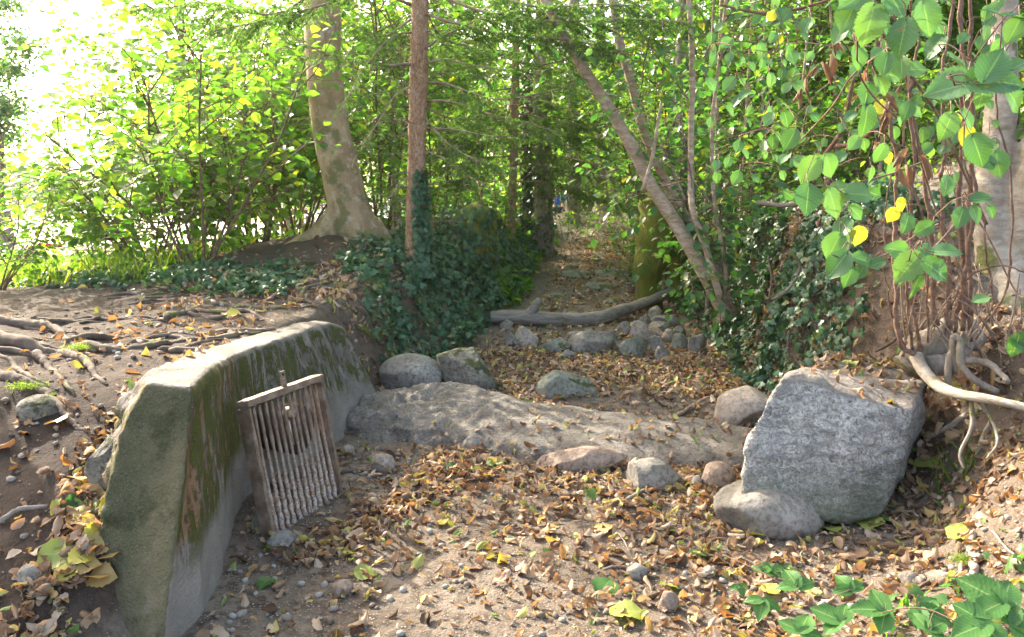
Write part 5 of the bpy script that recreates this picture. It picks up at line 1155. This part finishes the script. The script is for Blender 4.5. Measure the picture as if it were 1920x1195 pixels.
# large leaves (px, py, length px, direction deg in image [0 = right, 90 = up], depth)
BL_ = [(1516, 322, 58, -120, 2.6), (1556, 314, 52, -60, 2.6), (1514, 377, 66, -100, 2.5), (1564, 385, 62, -70, 2.5), (1615, 364, 64, 0, 2.5), (1577, 349, 40, 20, 2.55), (1641, 364, 34, -20, 2.55), (1478, 365, 26, 150, 2.6),
 (1568, 500, 66, -125, 2.4), (1590, 522, 44, -110, 2.4), (1613, 485, 46, 160, 2.4), (1612, 512, 34, -120, 2.4), (1642, 495, 34, 200, 2.4), (1680, 468, 52, 170, 2.3), (1700, 505, 72, -125, 2.25), (1757, 508, 66, -35, 2.2), (1716, 540, 52, -100, 2.25), (1780, 470, 56, 5, 2.2), (1735, 468, 40, 60, 2.3), (1688, 530, 30, -80, 2.3),
 (1562, 465, 58, -110, 2.5), (1577, 430, 50, -130, 2.5), (1590, 440, 40, -60, 2.5), (1606, 400, 40, -40, 2.6), (1843, 372, 44, 10, 2.3), (1830, 405, 40, -70, 2.3), (1860, 398, 28, -60, 2.3), (1775, 350, 44, -100, 2.5), (1800, 410, 46, -110, 2.5),
 (1777, 165, 108, 190, 1.75), (1790, 160, 100, -140, 1.8), (1872, 150, 120, 0, 1.6), (1865, 118, 90, 60, 1.6), (1905, 190, 70, -40, 1.6), (1835, 285, 76, -70, 1.9), (1850, 300, 66, 10, 1.95), (1872, 310, 60, -80, 1.95), (1842, 182, 60, -90, 1.7), (1775, 240, 64, -110, 2.0), (1815, 225, 50, -60, 2.0),
 (1590, 35, 78, -120, 1.9), (1630, 50, 90, -100, 1.85), (1655, 40, 76, -60, 1.9), (1690, 75, 84, -100, 1.8), (1712, 60, 60, -20, 1.9), (1740, 40, 80, -70, 1.9), (1600, 0, 90, -150, 1.9), (1680, 5, 84, -60, 1.85), (1572, 65, 50, -120, 2.0), (1750, 90, 60, -130, 2.0), (1610, 110, 56, -80, 2.1), (1740, 10, 60, 20, 1.95), (1580, -10, 60, -60, 2.0),
 (1660, 120, 52, -110, 2.2), (1690, 130, 50, -90, 2.1), (1625, 180, 52, -100, 2.3), (1625, 230, 66, -85, 2.3), (1655, 160, 44, -70, 2.3), (1700, 210, 40, -110, 2.3), (1670, 140, 40, 170, 2.3), (1480, 265, 46, -115, 2.6), (1440, 225, 30, -120, 2.7), (1475, 225, 34, -70, 2.7), (1720, 130, 44, 0, 2.2), (1765, 60, 44, -50, 2.2),
 (1905, 30, 70, 160, 1.8), (1900, 60, 60, -110, 1.8), (1860, 20, 50, 150, 2.0), (1915, 120, 60, 30, 1.7), (1800, 120, 70, -30, 1.9), (1650, 290, 40, -110, 2.5), (1600, 270, 34, -130, 2.6), (1632, 330, 36, -90, 2.6), (1905, 650, 60, -95, 2.1), (1843, 560, 34, 20, 2.6), (1730, 430, 40, -150, 2.5), (1700, 420, 44, -110, 2.5), (1905, 640, 40, 120, 2.1), (1500, 300, 30, 160, 2.7), (1535, 300, 34, 120, 2.7)]
rg = np.random.default_rng(77)
for k_ in range(150):
    px = rg.uniform(1330, 1880); py = rg.uniform(-20, 340); BL_.append((px, py, rg.uniform(16, 34), rg.uniform(-150, -30), rg.uniform(3.0, 4.2)))
BL_.sort(key=lambda q_: np.min(np.linalg.norm(allp - P(q_[0], q_[1], q_[4]), axis=1)))
parts = []; cnt = 0; rgt = np.random.default_rng(6); TT = [T_hazel(k_, .9) for k_ in range(6)]
for k_, (px, py, L, an, y) in enumerate(BL_):
    c = P(px, py, y); s = L * scale_at(c) * (.93 if y > 2.15 else .84); a = R(an); right = np.array((1, 0, 0.)); upv = np.array((0, SP, CP)); fw = np.array((0, CP, -SP))
    d = right * math.cos(a) + upv * math.sin(a) + fw * rgt.uniform(-.35, .35); nr = -fw * rgt.uniform(.45, 1.1) + np.array((0, 0, 1)) * rgt.uniform(.2, .9) + rgt.normal(size=3) * .25
    base_ = c - d / np.linalg.norm(d) * s * .5; parts.append((k_ % 6, base_, d, nr, s))
    pe = base_ - d / np.linalg.norm(d) * s * .28 + np.array((0, .02, .015)); tb.add(curve([base_ + d * .0, (base_ + pe) / 2 + (0, 0, -.004), pe], 6), [.0011, .0012, .0014, .0015, .0016, .0018], 4)
    q2 = allp[np.argmin(np.linalg.norm(allp - pe, axis=1) + .6 * np.clip(pe[2] - .1 - allp[:, 2], -9, 9) * 0)]; cc = curve([pe, pe * .6 + q2 * .4 + (0, 0, .012), q2], 8); tb.add(cc, np.linspace(.0012, .0018, 8), 5); allp = np.concatenate((allp, cc[:6]))
out = [cloud_arr(TT[t], np.array([p[1] for p in parts if p[0] == t]), frames(np.array([p[2] for p in parts if p[0] == t]), np.array([p[3] for p in parts if p[0] == t])), np.array([p[4] for p in parts if p[0] == t])) for t in range(6)]
V, fs = merge(out); me = mesh_np('leaf_spray', V - hb, fs); setuv(me, T_uv(), len(parts)); link('foliage', me, HAZ, hs, smooth=True)
tb.build('twigs', B_HAZEL_D, hs, hb)
yl = [(1652, 198, 22, 70, 2.9), (1797, 222, 16, 10, 2.2), (1811, 257, 28, -90, 2.2), (1666, 298, 18, -60, 2.8), (1609, 445, 28, -90, 2.5), (1672, 405, 22, -110, 2.7), (1448, 28, 16, 60, 3.0), (1690, 385, 20, -60, 2.8)]
pp = [P(a, b, y) for a, b, L, an, y in yl]
dd = np.array([(math.cos(R(e[3])), 0, math.sin(R(e[3]))) for e in yl]); ss = np.array([e[2] * 1.3 * scale_at(p) for e, p in zip(yl, pp)])
o = leaves('yellow_leaves', T_hazel(8, 1.1), np.array(pp) - dd * ss[:, None] * .5, dd, np.tile((0.1, -1, .4), (len(yl), 1)), ss, HAZY, hs, hb); setuv(o.data, T_uv(), len(yl))
wl_ = [(1566, 85, 34, 2.5), (1552, 130, 44, 2.5), (1495, 180, 34, 2.6), (1520, 135, 30, 2.6), (1625, 155, 46, 2.4), (1640, 50, 20, 2.3), (1655, 230, 46, 2.6), (1672, 200, 40, 2.6), (1650, 275, 36, 2.6), (1690, 300, 44, 2.6), (1742, 320, 46, 2.6), (1700, 340, 40, 2.7), (1660, 215, 30, 2.6), (1508, 170, 30, 2.6), (1615, 170, 30, 2.4)]
rg = np.random.default_rng(4); pp = []; dd = []; ss = []
for a, b, L, y in wl_:
    for k_ in range(2): pp.append(P(a + rg.uniform(-8, 8), b + rg.uniform(-8, 8), y)); dd.append((rg.normal() * .5, rg.normal() * .3, -1)); ss.append(L * scale_at(pp[-1]) * rg.uniform(.7, 1.1))
V0, fq = T_dead(5); V0 = V0 * (.55, 1.1, 1); o = leaves('withered_leaves', (V0, fq), np.array(pp), np.array(dd), rg.normal(size=(len(pp), 3)), np.array(ss), DRY, hs, hb)

# right-hand tree, two stems rising from a swollen foot
yt = 4.5; tb0 = P(1872, 520, yt); tb0 = np.array((tb0[0], yt, Z0(tb0[0], yt)))
bt = empty('alder_tree', tb0, 'pale grey double-stemmed tree with swollen foot at the right edge', 'tree')
ex = [(W([(1900, 540), (1915, 440), (1935, 340), (1960, 240), (1990, 120), (2040, -50)], yt, 4.3), np.linspace(.12, .065, 36)), (W([(1880, 520), (1850, 560), (1800, 590)], yt, 4.3), np.linspace(.09, .04, 18)), (W([(1900, 500), (1900, 560), (1890, 610)], yt, 4.2), np.linspace(.12, .09, 18))]
me = trunk_mesh(W([(1880, 600), (1872, 500), (1858, 440), (1852, 380), (1868, 290), (1878, 200), (1880, 100), (1884, 0), (1886, -80)], yt, 4.55), np.concatenate((np.linspace(.15, .09, 14), np.linspace(.095, .065, 40))), .014, ex)
displace(me, lambda p: .02 * fb3(p * 3, 2, 2) + .004 * fb3(p * 20, 3, 2)); o = link('trunk', me, B_PALE, bt, smooth=True); o.location = -bt.location
crown('crown', (3.1, 4.9, 5.0), (1.3, 1.2, 1.0), 2500, .09, GRN, bt, 72, tb0, None, 30, .3)

# ---------------------------------------------------------------- brambles at the bottom right
def bramble(label, stem, y0, y1, groups, seed):
    c = W(stem, y0, y1); b0 = c[0]; e = empty('bramble', b0, label, 'bramble', 'brambles at the bottom right'); rg = np.random.default_rng(seed)
    tb = Tubes(); tb.add(c, np.linspace(.0025, .0015, len(c)), 6); ps = []
    for (px, py, L, an, y) in groups:
        q_ = P(px, py, y); near = c[np.argmin(np.linalg.norm(c - q_, axis=1))]; tb.add(curve([near, (near + q_) / 2 + (0, 0, .02), q_], 8), .0012, 5)
        for k_, da in enumerate((0, 75, -75) if L > 20 else (0, 90)):
            a = R(an + da); s = .84 * L * scale_at(q_) * (1.2 if k_ == 0 else 1.0)
            d = np.array((math.cos(a), 0, 0)) + np.array((0, .75, .35)) * math.sin(a); ps.append((q_, d, np.array((0, -.45, 1)) + rg.normal(size=3) * .22, s))
    tb.build('stem', B_HAZEL_D, e, b0)
    TL_ = T_hazel(seed, .78, 30, 11, .22, .03); o = leaves('foliage', TL_, np.array([p[0] for p in ps]), np.array([p[1] for p in ps]), np.array([p[2] for p in ps]), np.array([p[3] for p in ps]), BRAM, e, b0, smooth=True); setuv(o.data, T_uv(), len(ps))
bramble('bramble trailing farthest left, small leaves in threes', [(1620, 1230), (1560, 1180), (1500, 1120), (1440, 1080), (1400, 1060), (1355, 1040)], 2.3, 2.75, [(1432, 1072, 34, 60, 2.65), (1385, 1098, 24, -80, 2.6), (1495, 1100, 52, 100, 2.5), (1430, 1125, 44, -110, 2.5), (1597, 1105, 44, 110, 2.5), (1450, 1068, 24, 20, 2.65)], 1)
bramble('bramble in the bottom right corner with the largest leaves', [(1930, 1250), (1850, 1210), (1780, 1160), (1720, 1140), (1650, 1150), (1580, 1180)], 2.0, 2.3, [(1578, 1165, 60, 140, 2.25), (1660, 1145, 66, 170, 2.25), (1725, 1140, 60, -40, 2.2), (1880, 1130, 86, 130, 2.05), (1850, 1170, 80, 200, 2.0), (1900, 1170, 80, 10, 2.0), (1500, 1185, 54, 60, 2.25), (1740, 1180, 50, 30, 2.1)], 2)
# ivy sprig at the corner
mat_cover('ivy_cover', 'pale ivy runner in the bottom right corner', 160, (1.25, 1.9, 2.1, 2.7), lambda x, y: x * 0 + 1.0, .05, 107, mat=GRN_D, lift=.10)

# ---------------------------------------------------------------- twigs lying on the ground
tg = [([(1170, 945), (1195, 932), (1218, 917)], 7, 'short stout twig below the wedge-shaped stone'), ([(1120, 1080), (1150, 1072), (1190, 1072)], 6, 'twig beside the grey cobble in the litter'), ([(1355, 1035), (1420, 1070), (1500, 1100)], 4, 'pale straight twig under the bramble'), ([(1250, 795), (1310, 760), (1345, 745)], 8, 'dark twig on leaves near the hazel foot'),
      ([(1130, 985), (1160, 1010), (1180, 1040)], 3, 'thin twig in the middle of the litter'), ([(1400, 1000), (1450, 990), (1500, 965)], 4, 'twig touching the foot of the granite block'), ([(0, 985), (40, 965), (90, 955)], 12, 'splintered dark stick on the dirt slope at the left'), ([(1320, 700), (1350, 690), (1400, 670)], 4, 'twig at the foot of the ivy bank'),
      ([(820, 930), (860, 915), (870, 895)], 3, 'hair-thin twig on the gravel'), ([(1690, 1130), (1740, 1100), (1790, 1075)], 5, 'twig across the root stub at the bottom right'), ([(1860, 1000), (1900, 1050), (1920, 1080)], 5, 'dark twig at the right edge'), ([(1000, 700), (1040, 705), (1090, 700)], 3, 'thin twig behind the olive stone')]
for k_, (a, w, t) in enumerate(tg):
    rg = np.random.default_rng(k_); g = curve([G(*q) for q in a], 16); g[:, 2] = terr(g[:, 0], g[:, 1]) + .012 + .01 * np.sin(np.linspace(0, PI, 16)); g += rg.normal(size=g.shape) * .0015
    tb = Tubes(); tb.add(g, np.linspace(w, w * .6, 16) * scale_at(g[0]) / 2, 7, .15, k_); o = tb.build('twig', B_DEAD if k_ % 2 == 0 else B_BRANCH, None, g[0]); o.location = g[0]; tag(o, t, 'twig', 'twigs lying on the ground')
# dangling vines on the right bank
for k_, (a, w, t) in enumerate([([(1480, 470), (1500, 500), (1480, 540), (1450, 562), (1440, 560)], 7, 'curved bare vine hanging in front of the ivy'), ([(1480, 620), (1478, 660), (1500, 690), (1520, 700)], 7, 'root loop under the ivy, left of the granite block'), ([(1440, 480), (1446, 520), (1442, 560)], 4, 'short upright vine in the ivy'),
      ([(1640, 660), (1675, 640), (1700, 610)], 7, 'pale root sticking up behind the brown slab'), ([(1420, 380), (1470, 385), (1520, 380)], 14, 'dark fallen branch on top of the right bank')]):
    c = W(a, 5.3 if k_ < 3 else (4.6 if k_ == 3 else 6.2), 5.2 if k_ < 3 else (4.5 if k_ == 3 else 6.0)); tb = Tubes(); tb.add(c, w * .7 * 5.2 / F / 2, 8, .2, k_); o = tb.build('vine' if k_ < 3 else 'bare_branch', B_ROOT if k_ != 4 else B_BRANCH, None, c[0]); o.location = c[0]; tag(o, t, 'vine' if k_ < 3 else 'branch')
# upright coppice stems behind, right
for k_, (px0, px1, y, w, t) in enumerate([(1330, 1345, 8.5, 9, 'first upright stem right of the leaning hazel'), (1375, 1400, 8.2, 8, 'second upright stem, behind the ivy bank'), (1418, 1430, 9, 7, 'third upright stem'), (1455, 1500, 8, 7, 'leaning thin stem over the ivy'), (1530, 1590, 7.5, 10, 'dark forked stem behind the large leaves'), (1600, 1570, 8, 8, 'stem crossing it'), (1640, 1650, 7, 8, 'stem left of the shoots'), (1410, 1370, 10, 9, 'pale stem deep in the thicket'), (1500, 1480, 10, 9, 'stem deep behind the ivy bank'), (1312, 1330, 9.5, 8, 'thin stem close behind the leaning hazel')]):
    b0 = P(px0, 420, y); b0 = np.array((b0[0], y, Z0(b0[0], y))); c = curve([b0 - (0, 0, .05), (b0 + P(px1, 200, y)) / 2 + (.03, 0, 0), P(px1, 200, y), P(px1 + (px1 - px0) * .6, -60, y)], 30); rg = np.random.default_rng(k_ + 50)
    e = empty('thicket_sapling', b0, f'slim bare {t}' if t.split()[0] != 'slim' else t, 'sapling', 'slim stems in the right thicket'); tb = Tubes(); tb.add(c, np.linspace(w, w * .5, 30) * y / F / 2, 8, .05, k_); tb.build('trunk', B_HAZEL, e, b0)
    tb = Tubes(); si = []
    for j_ in range(9): grow(rg, c[rg.integers(6, 29)], rg.normal(size=3) + (0, 0, .3), rg.uniform(.5, 1.0), .005, 1, 2, tb, si, (4, 5), .0, .8, .12, .5, .055)
    tb.build('twigs', B_HAZEL_D, e, b0); site_leaves(rg, si, .10, T_small(), GRN_D, 'foliage', e, b0, .6)

# ---------------------------------------------------------------- far things: hut, fence, buoys, people
WOOD = plain('hut_wood', (.34, .16, .07)); SHING = plain('hut_shingle', (.22, .2, .2)); 
def boxm(name, cx, cy_, cz_, sx_2, sy_, sz_, mat, parent, rz=0):
    bm = bmesh.new(); bmesh.ops.create_cube(bm, size=1); bmesh.ops.scale(bm, vec=(sx_2, sy_, sz_), verts=bm.verts); bmesh.ops.bevel(bm, geom=bm.edges[:], offset=.01, segments=1, affect='EDGES')
    me = bpy.data.meshes.new(name); bm.to_mesh(me); bm.free(); o = link(name, me, mat, parent); o.location = (cx, cy_, cz_); return o
hx, hy = P(500, 380, 22)[0], 22.0; hzz = Z0(hx, hy)
hut = empty('lake_hut', (hx, hy, hzz), 'small open wooden shelter with grey shingled roof behind the bushes', 'shelter')
zt = P(500, 352, 22)[2] - hzz
for sx2 in (-.75, .75):
    for sy2 in (-.7, .7): boxm('post', sx2, sy2, zt / 2 - .1, .12, .12, zt + .1, WOOD, hut)
for sy2 in (-.7, .7): boxm('rail', 0, sy2 - .08, zt * .62, 1.9, .05, .12, WOOD, hut)
boxm('beam', 0, -.72, zt - .03, 1.8, .13, .14, WOOD, hut)
V = [(-1.25, -1.15, zt), (1.25, -1.15, zt), (1.25, 1.15, zt), (-1.25, 1.15, zt), (-.45, 0, zt + .55), (.45, 0, zt + .55), (-1.25, -1.15, zt + .05), (1.25, -1.15, zt + .05), (1.25, 1.15, zt + .05), (-1.25, 1.15, zt + .05)]
me = bpy.data.meshes.new('roof'); me.from_pydata(V, [], [(0, 3, 2, 1), (0, 1, 7, 6), (1, 2, 8, 7), (2, 3, 9, 8), (3, 0, 6, 9), (6, 7, 5, 4), (7, 8, 5), (8, 9, 4, 5), (9, 6, 4)]); link('roof', me, SHING, hut)
fx = P(575, 400, 19)[0]; fe = empty('picket_fence', (fx, 19, Z0(fx, 19)), 'low weathered picket fence between hut and beech', 'fence')
for k_ in range(11): boxm('picket', -.75 + k_ * .15, 0, .45, .07, .025, .95, plain('picket_wood', (.36, .3, .26)) if k_ == 0 else bpy.data.materials['picket_wood'], fe)
boxm('rail', 0, .04, .7, 1.75, .04, .08, bpy.data.materials['picket_wood'], fe)
RED = plain('red_plastic', (.55, .03, .04), .4)
for px, t in ((76, 'red buoy on the bright lake shore, left one'), (92, 'red buoy on the bright lake shore, middle one'), (104, 'red buoy on the bright lake shore, right one')):
    p = P(px, 446, 26); o = link('buoy', mesh_np('buoy', ico(2)[0] * (.16, .12, .10) * (1 + .25 * (ico(2)[0][:, :1] > .8)), [ico(2)[1]]), RED, smooth=True); o.location = (p[0], 26, Z0(p[0], 26) + .06); tag(o, t, 'buoy', 'red buoys on the shore')

def person(label, x, y, h, shirt, trousers, hair, seed, face, hat=None):
    z = Z0(x, y); e = empty('person', (x, y, z), label, 'person', rz=face)
    s = h / 1.75
    def skin(name, vs, es, rs, mat, root=0):
        me = bpy.data.meshes.new(name); me.from_pydata([tuple(c * s for c in v) for v in vs], es, []); o = bpy.data.objects.new(name, me); COL.objects.link(o)
        m = o.modifiers.new('skin', 'SKIN'); 
        for k_, r in enumerate(rs): me.skin_vertices[0].data[k_].radius = (r * s, r * s) if not isinstance(r, tuple) else (r[0] * s, r[1] * s)
        me.skin_vertices[0].data[root].use_root = True; o.modifiers.new('sub', 'SUBSURF').levels = 2; o.modifiers['sub'].render_levels = 2
        dg = bpy.context.evaluated_depsgraph_get(); dg.update(); me2 = bpy.data.meshes.new_from_object(o.evaluated_get(dg)); bpy.data.objects.remove(o)
        return link(name, me2, mat, e, smooth=True)
    sk = plain('skin_' + str(seed), (.5, .3, .22), .5)
    skin('body', [(0, 0, .95), (0, 0, 1.2), (0, 0, 1.42), (0, -.01, 1.52), (0, -.02, 1.62), (0, -.01, 1.72), (.18, 0, 1.4), (.25, -.03, 1.15), (.24, -.16, .96), (.23, -.24, .88), (-.18, 0, 1.4), (-.25, .02, 1.15), (-.26, -.04, .9), (-.26, -.07, .80), (.09, 0, .9), (.10, -.1, .5), (.10, .02, .08), (.10, -.13, .04), (-.09, 0, .9), (-.10, .06, .5), (-.11, .16, .1), (-.11, .04, .04)],
         [(0, 1), (1, 2), (2, 3), (3, 4), (4, 5), (2, 6), (6, 7), (7, 8), (8, 9), (2, 10), (10, 11), (11, 12), (12, 13), (0, 14), (14, 15), (15, 16), (16, 17), (0, 18), (18, 19), (19, 20), (20, 21)],
         [.13, .13, .12, .055, .09, .07, .055, .042, .034, .03, .055, .042, .034, .03, .08, .06, .04, .035, .08, .06, .04, .035], sk)
    skin('shirt', [(0, 0, .92), (0, 0, 1.2), (0, 0, 1.42), (.19, 0, 1.41), (.255, -.02, 1.2), (-.19, 0, 1.41), (-.255, .01, 1.2)], [(0, 1), (1, 2), (2, 3), (3, 4), (2, 5), (5, 6)], [.16, .155, .14, .075, .065, .075, .065], plain('shirt_' + str(seed), shirt))
    skin('trousers', [(0, 0, .93), (.09, 0, .88), (.10, -.1, .5), (.10, .02, .12), (-.09, 0, .88), (-.10, .06, .5), (-.11, .15, .13)], [(0, 1), (1, 2), (2, 3), (0, 4), (4, 5), (5, 6)], [.15, .105, .08, .065, .105, .08, .065], plain('trousers_' + str(seed), trousers))
    skin('hat' if hat else 'hair', [(0, .02, 1.66), (0, .0, 1.75)], [(0, 1)], [.105, .085], plain('hair_' + str(seed), hair))
px_ = P(1044, 400, 30); person('person in a bright blue shirt walking behind the far left bank', px_[0], 30, 1.7, (.03, .12, .6), (.05, .05, .08), (.08, .05, .03), 1, .4)
px_ = P(1066, 400, 32); person('person in teal clothes with a light blue cap, behind the far mound', px_[0], 32, 1.75, (.05, .35, .3), (.08, .12, .2), (.15, .4, .7), 2, -.3, hat=True)

# ---------------------------------------------------------------- far wood beyond lake and stream
rg = np.random.default_rng(501); parts = []
def farwood(name, label, cx0, cx1, y0, y1, z0, h, n, size, seed, k=60):
    rg = np.random.default_rng(seed); c = np.stack((rg.uniform(cx0, cx1, k), rg.uniform(y0, y1, k), np.zeros(k)), -1); hh = h * rg.uniform(.6, 1.1, k); rr = hh * .28
    idx = rg.integers(0, k, n); u = rdirs(rg, n) * (rg.uniform(.5, 1, n) ** .5)[:, None]
    pos = c[idx] + u * np.stack((rr[idx], rr[idx], hh[idx] * .5), -1) + np.stack((0 * hh[idx], 0 * hh[idx], z0 + hh[idx] * .52), -1)
    o = leaves(name, T_tiny(), pos, rdirs(rg, n), rg.normal(size=(n, 3)) + (0, 0, .6), size * rg.uniform(.6, 1.3, n), GRN_L); tag(o, label, 'far wood', kind='stuff')
farwood('far_wood', 'pale wood on the far shore of the lake', -150, 20, 155, 175, 0, 8, 24000, 1.0, 1, 70)
farwood('far_wood', 'closed wood behind the head of the dry bed', -8, 26, 44, 60, -.5, 9, 26000, .5, 2, 60)
farwood('far_wood', 'closed wood beyond the right bank', 12, 40, 20, 42, .5, 10, 26000, .45, 3, 40)

# ---------------------------------------------------------------- air
def haze():
    bm = bmesh.new(); bmesh.ops.create_cube(bm, size=1); me = bpy.data.meshes.new('haze'); 
    for v in bm.verts: v.co = Vector((v.co.x * 700, 190 + v.co.y * 520, 10.5 + v.co.z * 24.5))
    bm.to_mesh(me); bm.free(); m = bpy.data.materials.new('haze'); m.use_nodes = True; t = m.node_tree; t.nodes.remove(t.nodes['Principled BSDF'])
    v = t.nodes.new('ShaderNodeVolumePrincipled'); v.inputs['Density'].default_value = .0004; v.inputs['Color'].default_value = (.95, .97, 1, 1); v.inputs['Anisotropy'].default_value = .6
    t.links.new(v.outputs[0], t.nodes['Material Output'].inputs['Volume']); o = link('haze', me, m); tag(o, 'thin bright backlit air', 'haze', kind='stuff')
haze()
